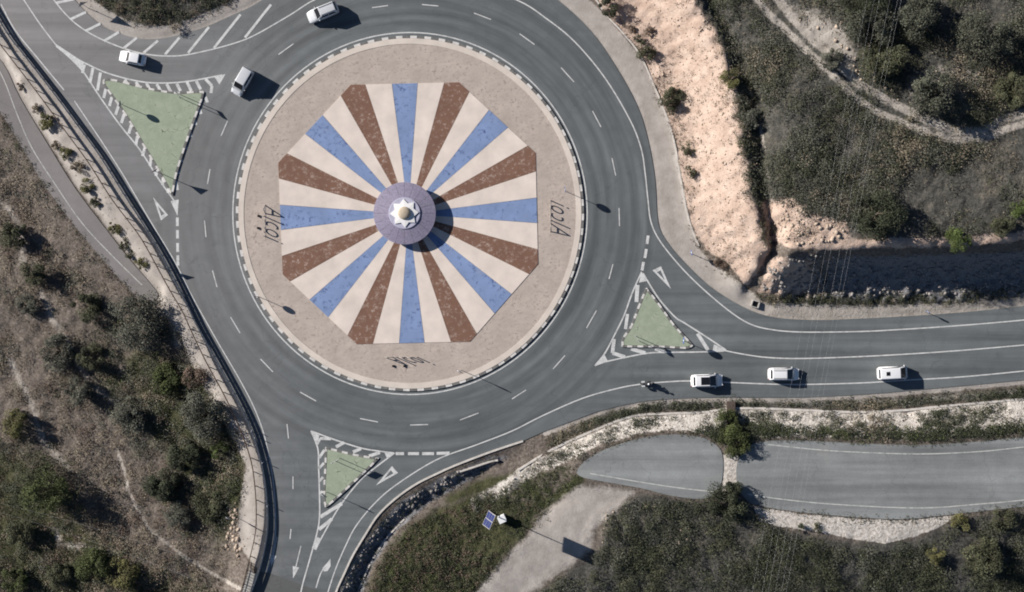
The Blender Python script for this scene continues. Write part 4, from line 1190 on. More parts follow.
# ------------------------------------------------------------------ cabinet and solar post
ps = gat(503, 516)
cab = empty('equipment_cabinet', gat(502, 517.5), R_(25)); props(cab, 'white equipment cabinet beside the solar panel post', 'cabinet')
mb = MB(); mb.box((0, 0, 0.70), (0.95, 0.85, 1.50)); mb.build('body', M_SWHITE, cab)
mb = MB(); mb.box((0, 0, 1.48), (1.08, 0.98, 0.06)); mb.build('lid', M_SWHITE, cab)
mb = MB(); mb.box((0, -0.435, 0.70), (0.80, 0.02, 1.2)); dr = mb.build('door', M_CARS, cab)
mb = MB(); mb.box((0.30, -0.46, 0.75), (0.04, 0.03, 0.14)); mb.build('handle', M_PLASTIC, dr)
sp = empty('solar_post', gat(490, 511)); props(sp, 'tall post carrying a tilted blue solar panel beside the dirt path', 'solar panel')
mb = MB(); mb.tube([(0, 0, -0.3), (0, 0, 6.6)], [0.09, 0.06], 10); mb.build('post', M_STEEL, sp)
MT = Matrix.Rotation(AZ, 3, 'Z') @ Matrix.Rotation(R_(56), 3, 'Y')
MP = MT
pc = Vector((0, 0, 6.9))
mb = MB(); mb.box(pc, (1.9, 2.1, 0.05), 0, MP); mb.build('panel_frame', M_CONC, sp)
for s in (-1, 1):
    for q in (-1, 0, 1):
        mb = MB(); mb.box(pc + MP @ Vector((q * 0.61, s * 0.51, 0.03)), (0.57, 0.94, 0.02), 0, MP); mb.build('solar_cell', M_CELL, sp)
mb = MB(); mb.tube([(0, 0, 6.2), pc + MP @ Vector((0, 0, -0.05))], 0.05, 8); mb.build('bracket', M_STEEL, sp)

# ------------------------------------------------------------------ vehicles
def car(px, py, dxy, label, L=4.35, Wd=1.80, Ht=1.50, mat=M_CARW, cab_f=0.55, cab_r=-2.0, roof_f=-0.15, roof_r=-1.65, hood=0.98, belt=0.98, glass_roof=None, gr_u=(0.12, 0.88), rails=False, deck=None, z=0.0):
    root = empty('car', at(px, py, z), math.atan2(-dxy[1], dxy[0])); props(root, label, 'car', 'cars on the roundabout and its roads')
    h = L / 2; hw = Wd / 2
    st = [(h, 0.70, 0.34, 0.50), (h - 0.10, 0.86, 0.26, 0.66), (h - 0.42, 0.96, 0.22, 0.76), (h - 0.9, 1.0, 0.20, hood - 0.06), (cab_f + 0.05, 1.0, 0.20, hood), (0, 1.0, 0.20, belt), (cab_r + 0.3, 1.0, 0.20, belt + 0.02),
          (-h + 0.42, 0.97, 0.24, deck or belt), (-h + 0.12, 0.90, 0.30, (deck or belt) - 0.05), (-h, 0.76, 0.38, (deck or belt) - 0.22)]
    V = []; F = []
    for x, k, zl, zt in st:
        w = hw * k
        half = [(0.80 * w, zl), (0.96 * w, zl + 0.10), (w, (zl + zt) * 0.5), (0.975 * w, zt - 0.10), (0.90 * w, zt - 0.015), (0.5 * w, zt + 0.015), (0, zt + 0.02)]
        ring = half + [(-a, b) for a, b in half[-2::-1]]
        V += [(x, a, b) for a, b in ring]
    m = 13
    for i in range(len(st) - 1):
        for k in range(m):
            F.append((i * m + k, i * m + (k + 1) % m, (i + 1) * m + (k + 1) % m, (i + 1) * m + k))
    F.append(tuple(range(m))[::-1]); F.append(tuple((len(st) - 1) * m + k for k in range(m)))
    bm = bmesh.new()
    vs = [bm.verts.new(v) for v in V]
    for f in F: bm.faces.new([vs[i] for i in f])
    # cabin
    b = [(cab_f, hw * 0.90), (cab_f, -hw * 0.90), (cab_r, -hw * 0.90), (cab_r, hw * 0.90)]
    t = [(roof_f, hw * 0.79), (roof_f, -hw * 0.79), (roof_r, -hw * 0.79), (roof_r, hw * 0.79)]
    bz = belt - 0.08
    cb = bmesh.new()
    bv = [cb.verts.new((*p, bz)) for p in b]; tv = [cb.verts.new((*p, Ht)) for p in t]
    cb.faces.new(tv)
    for k in range(4): cb.faces.new((bv[k], bv[(k + 1) % 4], tv[(k + 1) % 4], tv[k]))
    bmesh.ops.recalc_face_normals(cb, faces=cb.faces)
    bmesh.ops.bevel(cb, geom=[e for e in cb.edges if not (e.verts[0] in bv and e.verts[1] in bv)], offset=0.09, segments=3, affect='EDGES', profile=0.6)
    tmp = bpy.data.meshes.new('tmp'); cb.to_mesh(tmp); cb.free(); bm.from_mesh(tmp); bpy.data.meshes.remove(tmp)
    bmesh.ops.recalc_face_normals(bm, faces=bm.faces)
    me = bpy.data.meshes.new('body'); bm.to_mesh(me); bm.free()
    body = link('body', me, mat, root, True)
    B = [Vector((*p, bz)) for p in b]; T = [Vector((*p, Ht)) for p in t]
    def glass(q, u0, u1, v0, v1, name, m_=M_GLASS, off=0.014):
        def bl(u, v): return (q[0] * (1 - u) + q[1] * u) * (1 - v) + (q[3] * (1 - u) + q[2] * u) * v
        n_ = (q[1] - q[0]).cross(q[3] - q[0]).normalized()
        c = sum(q, Vector()) / 4
        if n_.dot(c - Vector(((cab_f + cab_r) / 2, 0, 0.9))) < 0: n_ = -n_
        P = [bl(u, v) + n_ * off for u, v in ((u0, v0), (u1, v0), (u1, v1), (u0, v1))]
        P2 = [p - n_ * 0.01 for p in P]
        return mesh(name, P + P2, [(0, 1, 2, 3), (7, 6, 5, 4), (0, 4, 5, 1), (1, 5, 6, 2), (2, 6, 7, 3), (3, 7, 4, 0)], m_, root)
    glass([B[0], B[1], T[1], T[0]], 0.06, 0.94, 0.10, 0.97, 'windscreen')
    glass([B[3], B[2], T[2], T[3]], 0.09, 0.91, 0.30, 0.90, 'rear_window')
    for a in ((0, 3), (1, 2)):
        q = [B[a[0]], B[a[1]], T[a[1]], T[a[0]]]
        glass(q, 0.14, 0.50, 0.24, 0.90, 'side_window'); glass(q, 0.53, 0.88, 0.24, 0.90, 'side_window')
    if glass_roof:
        glass(T, gr_u[0], gr_u[1], glass_roof[0], glass_roof[1], 'roof_window', off=0.010)
    if rails:
        for s in (-1, 1):
            mb = MB(); mb.tube([(roof_f - 0.1, s * hw * 0.60, Ht + 0.05), (roof_r + 0.1, s * hw * 0.60, Ht + 0.05)], 0.025, 6); mb.build('roof_rail', M_PLASTIC, root)
    for x in (h - 0.82, -h + 0.80):
        for s in (-1, 1):
            w = bpy.data.objects.new('wheel', None)
            V = []; mb = MB()
            prof = [(0.19, -0.10), (0.29, -0.11), (0.325, -0.07), (0.325, 0.07), (0.29, 0.11), (0.19, 0.10)]
            mb.lathe(prof, 20); tv_ = [(p[0], p[2], p[1]) for p in mb.V]
            o = mesh('wheel', tv_, mb.F, M_TYRE, root, True); o.location = (x, s * (hw - 0.10), 0.325)
            bpy.data.objects.remove(w)
            mb = MB(); mb.lathe([(0.20, -0.09), (0.20, 0.115), (0.06, 0.09)], 14)
            mesh('rim', [(p[0], s * p[2], p[1]) for p in mb.V], mb.F, M_RIM, o)
    for s in (-1, 1):
        mb = MB(); mb.box((h - 0.14, s * hw * 0.62, 0.60), (0.22, 0.36, 0.13), s * -0.35); mb.build('headlight', M_LAMP, root)
        mb = MB(); mb.box((-h + 0.07, s * hw * 0.70, 0.78), (0.10, 0.22, 0.18), s * 0.2); mb.build('tail_light', M_TAIL, root)
        mb = MB(); mb.box((cab_f - 0.28, s * (hw * 1.0 + 0.06), belt + 0.03), (0.12, 0.20, 0.13), s * 0.2); mb.build('mirror', mat, root)
    mb = MB(); mb.box((h + 0.005, 0, 0.40), (0.02, 0.5, 0.11)); mb.build('number_plate', M_SWHITE, root)
    mb = MB(); mb.box((-h - 0.005, 0, 0.52), (0.02, 0.5, 0.11)); mb.build('number_plate', M_SWHITE, root)
    mb = MB(); mb.box((h - 0.06, 0, 0.36), (0.14, 1.2, 0.14)); mb.build('grille', M_PLASTIC, root)
    return root
car(706, 380.3, (1, -0.03), 'white car with large black glass roof, nearest the motorcycle', 4.45, 1.82, 1.55, cab_f=1.38, cab_r=-2.02, roof_f=0.30, roof_r=-1.68, glass_roof=(0.0, 0.62))
car(782.5, 373.8, (1, 0.0), 'white car with roof rails, in the middle of the three on the right road', 4.35, 1.80, 1.52, cab_f=1.34, cab_r=-1.98, roof_f=0.32, roof_r=-1.66, rails=True)
car(891, 372.6, (1, -0.05), 'boxy white van with dark square roof hatch, rightmost on the right road', 4.25, 1.84, 1.88, cab_f=1.80, cab_r=-2.10, roof_f=0.78, roof_r=-2.0, hood=1.05, belt=1.08, glass_roof=(0.52, 0.72), gr_u=(0.32, 0.70))
car(134, 59, (-1, -0.20), 'small white hatchback leaving by the upper left road', 3.75, 1.68, 1.44, cab_f=0.85, cab_r=-1.55, roof_f=0.25, roof_r=-1.05, deck=0.98)
car(243.5, 82.5, (-13, 22), 'tall white minivan beside the upper left splitter', 4.05, 1.78, 1.80, mat=M_CARS, cab_f=1.2, cab_r=-1.95, roof_f=0.45, roof_r=-1.82, hood=1.05, belt=1.06)
car(323.5, 13.5, (-30, 12), 'silvery white estate car at the top of the roundabout', 4.5, 1.82, 1.66, mat=M_CARS, cab_f=1.1, cab_r=-2.15, roof_f=0.4, roof_r=-1.85, hood=1.02, belt=1.02, rails=True)

# motorcycle and rider
mc = empty('motorcycle', at(647, 383.3), R_(4)); props(mc, 'dark motorcycle riding along the edge line behind the white cars', 'motorcycle')
for x in (0.70, -0.70):
    mb = MB(); mb.lathe([(0.22, -0.05), (0.29, -0.07), (0.315, -0.03), (0.315, 0.03), (0.29, 0.07), (0.22, 0.05)], 20)
    o = mesh('wheel', [(p[0], p[2], p[1]) for p in mb.V], mb.F, M_TYRE, mc, True); o.location = (x, 0, 0.315)
    mb = MB(); mb.lathe([(0.23, -0.03), (0.23, 0.03)], 14); mesh('rim', [(p[0], p[2], p[1]) for p in mb.V], mb.F, M_RIM, o)
mb = MB(); mb.tube([(0.70, 0, 0.32), (0.45, 0, 0.95)], 0.05, 8); mb.build('fork', M_STEEL, mc)
mb = MB(); mb.tube([(-0.70, 0, 0.32), (-0.2, 0, 0.45), (0.25, 0, 0.45)], [0.06, 0.15, 0.17], 10); mb.build('engine', M_DARKM, mc)
mb = MB(); mb.tube([(-0.08, 0, 0.80), (0.08, 0, 0.86), (0.28, 0, 0.86), (0.42, 0, 0.80)], [0.09, 0.16, 0.17, 0.08], 12); mb.build('fuel_tank', M_PLASTIC, mc, True)
mb = MB(); mb.tube([(-0.85, 0, 0.86), (-0.60, 0, 0.82), (-0.30, 0, 0.78), (-0.08, 0, 0.80)], [0.07, 0.14, 0.15, 0.11], 10); mb.build('seat', M_PLASTIC, mc, True)
mb = MB(); mb.tube([(0.30, 0.36, 1.0), (0.42, 0.2, 1.02), (0.46, 0, 0.98), (0.42, -0.2, 1.02), (0.30, -0.36, 1.0)], 0.022, 8); mb.build('handlebar', M_DARKM, mc)
mb = MB(); mb.lathe([(0.05, 0.0), (0.10, 0.06), (0.11, 0.12)], 14); o = mb.build('headlight', M_LAMP, mc, True); o.location = (0.50, 0, 0.86); o.rotation_euler = (0, math.pi / 2, 0)
mb = MB(); mb.tube([(-0.1, -0.17, 0.40), (-0.5, -0.19, 0.42), (-0.9, -0.2, 0.5)], 0.05, 8); mb.build('exhaust', M_RIM, mc)
for s in (-1, 1):
    mb = MB(); mb.box((-0.62, s * 0.30, 0.70), (0.45, 0.20, 0.34)); mb.build('pannier', M_CARS, mc)

def skin(name, verts, edges, rad, mat, parent):
    me = bpy.data.meshes.new(name); me.from_pydata(verts, edges, []); me.update()
    o = bpy.data.objects.new(name, me); COL.objects.link(o)
    md = o.modifiers.new('s', 'SKIN'); sb = o.modifiers.new('d', 'SUBSURF'); sb.levels = 2; sb.render_levels = 2
    for i, r in enumerate(rad):
        me.skin_vertices[0].data[i].radius = r if hasattr(r, '__len__') else (r, r)
    me.skin_vertices[0].data[0].use_root = True
    dg = bpy.context.evaluated_depsgraph_get()
    out = bpy.data.meshes.new_from_object(o.evaluated_get(dg)); out.name = name
    bpy.data.objects.remove(o)
    out.materials.clear()
    return link(name, out, mat, parent, True)
rider = empty('person', at(647, 383.3), R_(4)); props(rider, 'person in dark clothes and white helmet riding the motorcycle', 'person')
rv = [(-0.28, 0, 0.95), (-0.22, 0, 1.12), (-0.12, 0, 1.32), (-0.04, 0, 1.45), (0.0, 0, 1.53), (0.04, 0, 1.66)]; rr = [(.17, .14), (.17, .13), (.20, .13), (.17, .11), .065, .10]
re = [(0, 1), (1, 2), (2, 3), (3, 4), (4, 5)]
for s in (-1, 1):
    b0 = len(rv)
    rv += [(-0.04, s * 0.20, 1.43), (0.10, s * 0.33, 1.22), (0.29, s * 0.31, 1.06), (0.33, s * 0.31, 1.03)]; rr += [.085, .062, .045, .04]; re += [(3, b0), (b0, b0 + 1), (b0 + 1, b0 + 2), (b0 + 2, b0 + 3)]
    b1 = len(rv)
    rv += [(-0.22, s * 0.13, 0.92), (0.18, s * 0.24, 0.78), (0.0, s * 0.22, 0.42), (-0.03, s * 0.22, 0.33), (0.13, s * 0.23, 0.29)]; rr += [.11, .075, .055, .045, .04]; re += [(0, b1), (b1, b1 + 1), (b1 + 1, b1 + 2), (b1 + 2, b1 + 3), (b1 + 3, b1 + 4)]
skin('body', rv, re, rr, M_CLOTH, rider)
mb = MB(); mb.lathe([(0.02, -0.15)] + [(0.145 * math.sin(t), -0.15 * math.cos(t)) for t in np.linspace(0.5, math.pi - 0.05, 10)], 20); o = mb.build('helmet', M_HELM, rider, True); o.location = (0.06, 0, 1.70)
mb = MB(); mb.box((0.125, 0, 0.01), (0.06, 0.19, 0.08)); mb.build('visor', M_GLASS, o)
for s in (-1, 1):
    gv = [(0.31, s * 0.31, 1.045), (0.35, s * 0.31, 1.035)]; ge = [(0, 1)]; gr = [.035, .038]
    for k, (dy, ln) in enumerate([(-0.036, 1.0), (-0.012, 1.12), (0.012, 1.08), (0.036, 0.9)]):
        b0 = len(gv); gv += [(0.375, s * 0.31 + dy, 1.04), (0.375 + 0.02 * ln, s * 0.31 + dy, 1.0), (0.355, s * 0.31 + dy, 0.975)]; gr += [.0105, .0095, .009]; ge += [(1, b0), (b0, b0 + 1), (b0 + 1, b0 + 2)]
    b0 = len(gv); gv += [(0.33, s * 0.265, 1.01), (0.345, s * 0.268, 0.975)]; gr += [.012, .010]; ge += [(0, b0), (b0, b0 + 1)]
    skin('glove', gv, ge, gr, M_PLASTIC, rider)

# ------------------------------------------------------------------ vegetation
def leaf_quads(C, size, rng, up=0.35, nrm=None):
    """one small bent-free leaf clump quad per centre, randomly turned"""
    n = len(C)
    d = rng.normal(size=(n, 3)); d /= np.linalg.norm(d, axis=1)[:, None]
    if nrm is not None: d = d * 0.75 + nrm
    d[:, 2] += up
    d /= np.linalg.norm(d, axis=1)[:, None]
    r = rng.normal(size=(n, 3))
    u = np.cross(d, r); u /= np.maximum(np.linalg.norm(u, axis=1)[:, None], 1e-6)
    v = np.cross(d, u)
    s = (size * rng.uniform(0.6, 1.4, n))[:, None]
    asp = rng.uniform(0.45, 1.0, n)[:, None]
    P = np.stack([C - u * s * 0.5, C - v * s * asp * 0.5 + u * s * 0.08, C + u * s * 0.5, C + v * s * asp * 0.5 - u * s * 0.06], 1)
    return P.reshape(-1, 3)

def leaf_mesh(name, P, tint):
    n = len(P) // 4
    me = np_mesh(name, P, np.arange(n * 4).reshape(n, 4))
    a = me.attributes.new('tint', 'FLOAT_COLOR', 'POINT')
    c = np.ones((n * 4, 4), np.float32); c[:, :3] = np.repeat(tint, 4, 0)
    a.data.foreach_set('color', c.ravel())
    return me

TINT = {'dull': (0.074, 0.077, 0.055), 'olive': (0.070, 0.072, 0.040), 'dark': (0.040, 0.046, 0.026), 'greygreen': (0.094, 0.094, 0.072), 'bright': (0.066, 0.088, 0.026), 'pine': (0.058, 0.070, 0.024),
        'yellow': (0.120, 0.113, 0.045), 'dry': (0.205, 0.170, 0.122), 'brown': (0.130, 0.094, 0.070)}

def plant(name, px, py, rpx, h, label, tint='olive', group=None, cat='bush', squash=1.0, dens=1.0):
    r = rpx / S
    p = gat(px, py, h * 0.5)
    rng = np.random.default_rng(int(px * 31 + py * 17) % 100000)
    root = empty(name, p); props(root, label, cat, group)
    c0 = np.array(TINT[tint])
    nl = int(np.clip(6 + r * 7, 7, 34))
    th = rng.uniform(0, 2 * math.pi, nl); rad = np.sqrt(rng.uniform(0.02, 1.0, nl)) * r * 0.86
    lz = h * (0.22 + 0.56 * rng.random(nl)) * (1 - 0.35 * (rad / r) ** 2)
    LC = np.stack([rad * np.cos(th), rad * np.sin(th) * squash, lz], 1)
    LR = r * rng.uniform(0.14, 0.46, nl)
    n = int(np.clip(1700 * r * r * dens, 400, 11000))
    k = rng.integers(0, nl, n)
    d = rng.normal(size=(n, 3)); d /= np.linalg.norm(d, axis=1)[:, None]
    q = LC[k] + d * (LR[k] * rng.uniform(0.55, 1.05, n) ** 0.6)[:, None] * np.array([1, 1, min(1.0, h * 0.36 / max(LR.mean(), 0.05))])
    q[:, 2] = np.clip(q[:, 2], 0.06, None)
    sz = np.clip(0.075 + 0.03 * r, 0.075, 0.17)
    q += rng.normal(0, 0.05 * r, q.shape) * (rng.random(n) < 0.3)[:, None]
    q[:, 2] = np.clip(q[:, 2], 0.06, None)
    P = leaf_quads(q, sz, rng, 0.5, d * 0.6)
    lobe = rng.uniform(0.6, 1.45, nl)[k]
    t = c0 * (lobe * rng.uniform(0.7, 1.3, n))[:, None]
    t[:, 0] *= 1 + 0.18 * (rng.random(n) - 0.5)
    link('crown', leaf_mesh('crown', P, t), M_FOL, root)
    mb = MB()
    r0 = 0.03 + 0.022 * h
    mb.tube([(0, 0, -0.25), (0.02 * h, 0, h * 0.25), (0.0, 0.02 * h, h * 0.55)], [r0 * 1.3, r0, r0 * 0.6], 7)
    for j in range(min(nl, 6)):
        e = Vector(LC[j]); s_ = Vector((0.02 * h, 0, h * 0.22)); m_ = s_.lerp(e, 0.5) + Vector((0, 0, 0.06 * h))
        mb.tube([s_, m_, e], [r0 * 0.6, r0 * 0.42, r0 * 0.2], 5)
    mb.build('trunk', M_BARK, root)
    return root

# row of bushes on the strip between lane and fence
row = [(21, 86, 4, 'brown'), (37, 109, 5, 'dry'), (47.5, 122, 8, 'yellow'), (55, 146, 5, 'dry'), (65, 153, 6.5, 'yellow'), (77, 168, 6, 'dry'), (86, 186, 6.5, 'yellow'), (95, 202, 5.5, 'olive'),
       (114, 228, 6.5, 'yellow'), (124, 244, 5.5, 'olive'), (130, 254, 4.5, 'olive'), (141, 264, 6.5, 'yellow')]
ORD = ['first', 'second', 'third', 'fourth', 'fifth', 'sixth', 'seventh', 'eighth', 'ninth', 'tenth', 'eleventh', 'twelfth']
for i, (x, y, r, t) in enumerate(row):
    plant('verge_bush', x, y, r * 1.12, 0.5 + r * 0.07, f'low {"reddish" if t == "brown" else "dry" if t == "dry" else "olive green"} bush, {ORD[i]} from the top in the row beside the old lane', t, 'bushes in the row beside the lane', dens=1.4)
# west hillside
for a in [
    ('hillside_tree', 136, 322, 28, 4.2, 'large grey-green tree below the end of the old lane', 'greygreen', 'tree'),
    ('hillside_tree', 203, 416, 23, 3.9, 'broad grey-green tree close to the fence, shading the guardrail', 'greygreen', 'tree'),
    ('hillside_tree', 44, 491, 24, 5.6, 'bright green pine tree with a long shadow at the lower left', 'pine', 'tree'),
    ('hillside_bush', 219, 451, 9, 1.8, 'fresh yellow-green bush just below the tree shading the guardrail', 'bright', 'bush'),
    ('hillside_bush', 92, 358, 14, 2.6, 'grey-green bush left of the large tree below the lane', 'olive', 'bush'),
    ('hillside_bush', 57, 352, 17, 2.6, 'wide dull bush on the left slope beside the worn rut', 'greygreen', 'bush'),
    ('hillside_bush', 78, 392, 15, 2.4, 'rounded dull bush in the middle of the left slope', 'greygreen', 'bush'),
    ('hillside_bush', 128, 416, 18, 2.8, 'spreading grey bush at the top of the narrow footpath', 'greygreen', 'bush'),
    ('hillside_bush', 13, 236, 15, 2.6, 'dark bush at the left edge, the upper one beside the slope rut', 'olive', 'bush'),
    ('hillside_bush', 33, 272, 13, 2.6, 'dark tall bush a little right of the left edge bushes', 'olive', 'bush'),
    ('hillside_bush', 84, 306, 15, 2.2, 'olive bush left of the lower end of the old lane', 'olive', 'bush'),
    ('hillside_bush', 28, 305, 12, 1.8, 'low dull bush under the tall dark bush near the left edge', 'greygreen', 'bush'),
    ('hillside_bush', 12, 424, 14, 2.6, 'yellow-green bush at the left edge halfway down the slope', 'yellow', 'bush'),
    ('hillside_tree', 163, 487, 19, 3.2, 'dark tree right of the narrow footpath', 'dark', 'tree'),
    ('hillside_tree', 183, 458, 17, 3.0, 'dark tree above the footpath and left of the fresh yellow-green bush', 'dark', 'tree'),
    ('hillside_bush', 178, 515, 14, 2.2, 'grey bush on the lower right of the footpath tree', 'greygreen', 'bush'),
    ('hillside_bush', 210, 505, 17, 1.4, 'low olive bush between footpath and pale bank', 'olive', 'bush'),
    ('hillside_bush', 92, 566, 17, 2.2, 'green bush at the bottom edge left of the footpath', 'pine', 'bush'),
    ('hillside_bush', 122, 574, 16, 2.2, 'yellow-green bush at the bottom edge nearest the footpath', 'yellow', 'bush'),
    ('hillside_bush', 14, 580, 14, 2.4, 'green bush in the bottom left corner', 'pine', 'bush'),
    ('hillside_bush', 20, 535, 15, 2.2, 'dull bush at the left edge below the bright pine', 'olive', 'bush'),
    ('hillside_bush', 168, 382, 18, 1.2, 'low green bush in the grassy patch below the large tree', 'pine', 'bush'),
    ('hillside_bush', 195, 376, 12, 1.4, 'brown thorny bush between grassy patch and pale fence strip', 'brown', 'bush'),
    ('hillside_bush', 60, 575, 14, 1.8, 'dark bush at the bottom edge right of the corner bush', 'olive', 'bush'),
    ('slope_bush', 610, 5, 11, 2.4, 'dark bush at the top edge above the sand slope', 'dark', 'bush'),
    ('slope_bush', 632, 29, 5, 0.8, 'small brown bush by the verge kerb near the top', 'brown', 'bush'),
    ('slope_bush', 649, 31, 5, 0.8, 'small brown bush on the sand near the top, right of its twin', 'brown', 'bush'),
    ('slope_bush', 638, 40, 5, 0.9, 'small dark bush touching the upper side of the round verge bush', 'dark', 'bush'),
    ('slope_bush', 646, 50, 10, 1.7, 'round dark bush by the verge kerb, below the two small brown ones', 'olive', 'bush'),
    ('slope_bush', 672, 98, 13, 2.4, 'largest round olive bush at the foot of the sand slope', 'olive', 'bush'),
    ('slope_bush', 689, 148, 7, 1.2, 'small round bush on the verge kerb, upper of two below the largest', 'olive', 'bush'),
    ('slope_bush', 690, 172, 6.5, 1.2, 'small round bush on the verge kerb, lower of two below the largest', 'olive', 'bush'),
    ('slope_bush', 720, 264, 7, 0.9, 'flat brown bush at the foot of the rippled sand slope', 'brown', 'bush'),
    ('slope_bush', 731, 78, 10, 2.2, 'yellow-green bush on the crest of the sand slope beside a dark shadow', 'yellow', 'bush'),
    ('plateau_bush', 752, 118, 12, 1.8, 'grey bush in the gully behind the sand crest', 'greygreen', 'bush'),
    ('plateau_tree', 878, 214, 23, 3.6, 'large dark tree near the rim of the shaded cliff', 'dark', 'tree'),
    ('plateau_bush', 962, 238, 13, 2.4, 'fresh green bush on the rim of the shaded cliff', 'bright', 'bush'),
    ('plateau_bush', 1002, 226, 11, 2.0, 'dark green bush on the cliff rim near the right edge', 'olive', 'bush'),
    ('plateau_bush', 1022, 212, 11, 2.2, 'green bush at the right edge above the cliff rim', 'bright', 'bush'),
    ('plateau_tree', 985, 38, 25, 4.2, 'wide grey-green tree near the top right corner', 'dull', 'tree'),
    ('plateau_tree', 926, 14, 22, 4.0, 'grey-green tree at the top edge left of the corner tree', 'dull', 'tree'),
    ('plateau_tree', 872, 26, 22, 3.6, 'grey-green tree under the power lines near the top', 'dull', 'tree'),
    ('plateau_tree', 884, 62, 20, 3.4, 'dull tree beside the dirt track under the power lines', 'olive', 'tree'),
    ('plateau_tree', 935, 92, 22, 3.8, 'spreading dull tree above the bend of the dirt track', 'dull', 'tree'),
    ('plateau_tree', 1016, 90, 18, 3.4, 'dark tree at the right edge above the dirt track', 'olive', 'tree'),
    ('plateau_tree', 866, -6, 24, 4.2, 'dark tree cut by the top edge at the power lines', 'dark', 'tree'),
    ('plateau_bush', 832, 60, 12, 1.6, 'pale grey bush right above the two wheel ruts', 'greygreen', 'bush'),
    ('gap_bush', 727, 424, 13, 1.6, 'green bush in the white rock strip below the drain box', 'pine', 'bush'),
    ('gap_bush', 736, 442, 15, 1.8, 'green bush at the head of the dirt gap between the old road ends', 'pine', 'bush'),
    ('gap_bush', 728, 500, 19, 2.6, 'broad dark bush at the lower end of the dirt gap', 'dark', 'bush'),
    ('roadside_bush', 985, 556, 19, 2.6, 'large rounded olive bush in the lower right scrub', 'olive', 'bush'),
    ('roadside_bush', 960, 524, 9, 1.6, 'yellowish bush at the lower edge of the abandoned road on the right', 'yellow', 'bush'),
    ('roadside_bush', 937, 556, 9, 1.6, 'small yellowish bush left of the large rounded olive one', 'yellow', 'bush'),
    ('roadside_bush', 1004, 518, 12, 1.8, 'dark bush below the abandoned road at the right edge', 'olive', 'bush'),
    ('roadside_bush', 803, 528, 5, 0.9, 'small dark bush on the white sand below the abandoned road', 'dark', 'bush'),
    ('roadside_bush', 818, 528, 5, 0.8, 'small olive bush on the white sand, right of the dark one', 'olive', 'bush'),
    ('pavement_shrub', 118, 10, 6, 1.1, 'pale leafless shrub on the pavement at the top left, the left one', 'dry', 'bush'),
    ('pavement_shrub', 174, 26, 7, 1.2, 'pale leafless shrub on the pavement at the top left, the right one', 'dry', 'bush'),
]:
    nm, x, y, r, h, lb, t, c = a
    if nm.startswith(('hillside', 'plateau')): h *= 1.3
    plant(nm, x, y, r, h, lb, t, None, c, dens=0.35 if nm == 'pavement_shrub' else 1.0)

# low scrub that nobody could count: one mass per area
def scrub(name, label, poly, n, size, tints, weights, seed, leaf=(0.09, 0.15), per=20, exclude=(), inset=0.45, thin=0.45, nscale=0.12, hk=0.75):
    rng = np.random.default_rng(seed)
    pp = np.array(poly, float); lo, hi = pp.min(0), pp.max(0)
    ns = n * 9
    px = rng.uniform(lo[0], hi[0], ns); py = rng.uniform(lo[1], hi[1], ns)
    ok = sdist(poly, px, py) < rng.normal(-1.0, 3.0, ns)
    ok &= N3.fbm(px / S * nscale + seed, py / S * nscale, 4) > thin * 0.5 + rng.uniform(0.0, 0.34, ns)
    px, py = px[ok], py[ok]
    z = np.zeros(len(px))
    for _ in range(4):
        k = (H - z) / H; x = (px - 512) / S * k; y = (296 - py) / S * k; z = gz(x, y)
    d = road_gap(x, y)
    ok = d > inset
    for e, hw in exclude: ok &= ldist(e, px, py) > hw
    x, y, z = x[ok][:n], y[ok][:n], z[ok][:n]
    m = len(x)
    if m == 0: return
    s = size[0] + (size[1] - size[0]) * rng.random(m) ** (2.2 if size[1] < 1 else 3.8)
    cl = N1.fbm(x * 0.10 + 5, y * 0.10, 3)
    T = np.array([TINT[t] for t in tints])
    w = np.array(weights, float)
    pick = np.clip(((cl - 0.5) * 1.6 + 0.5 + rng.normal(0, 0.22, m)) , 0, 0.999)
    cw = np.cumsum(w) / w.sum()
    ti = np.searchsorted(cw, pick)
    base = T[np.clip(ti, 0, len(T) - 1)] * rng.uniform(0.7, 1.3, m)[:, None]
    cnt = np.clip((per * (s / 0.5) ** 1.7).astype(int), 5, 330)
    idx = np.repeat(np.arange(m), cnt)
    q = rng.normal(size=(len(idx), 3)); q /= np.linalg.norm(q, axis=1)[:, None]; q[:, 2] = np.abs(q[:, 2])
    rr = s[idx] * rng.uniform(0.4, 1.0, len(idx))
    C = np.stack([x[idx] + q[:, 0] * rr, y[idx] + q[:, 1] * rr, z[idx] + q[:, 2] * rr * hk + 0.03], 1)
    lf = leaf[0] + (leaf[1] - leaf[0]) * np.minimum(1, s[idx] / 0.8)
    P = leaf_quads(C, lf, rng, 0.8, q * 0.6)
    t = base[idx] * rng.uniform(0.82, 1.18, len(idx))[:, None]
    o = link(name, leaf_mesh(name, P, t), M_FOL)
    props(o, label, 'scrub', kind='stuff')
scrub('hillside_thicket', 'merging olive and grey thicket around the trees beside the fence', [(92, 300), (150, 300), (184, 345), (214, 398), (236, 440), (244, 500), (226, 545), (182, 530), (150, 482), (118, 425), (98, 365)],
      1700, (0.25, 1.5), ['olive', 'greygreen', 'pine', 'greygreen', 'dark'], [2, 3, 1.5, 2, 2], 41, thin=0.45, nscale=0.2)
scrub('hillside_thicket', 'green and brown thicket filling the lower left corner', [(-15, 425), (30, 440), (66, 465), (100, 525), (150, 560), (246, 600), (246, 620), (-15, 620)],
      1600, (0.25, 1.4), ['olive', 'pine', 'brown', 'olive', 'dark'], [2, 2, 1.5, 2, 1.5], 42, thin=0.45, nscale=0.2, exclude=[(WPATH1, 3)])
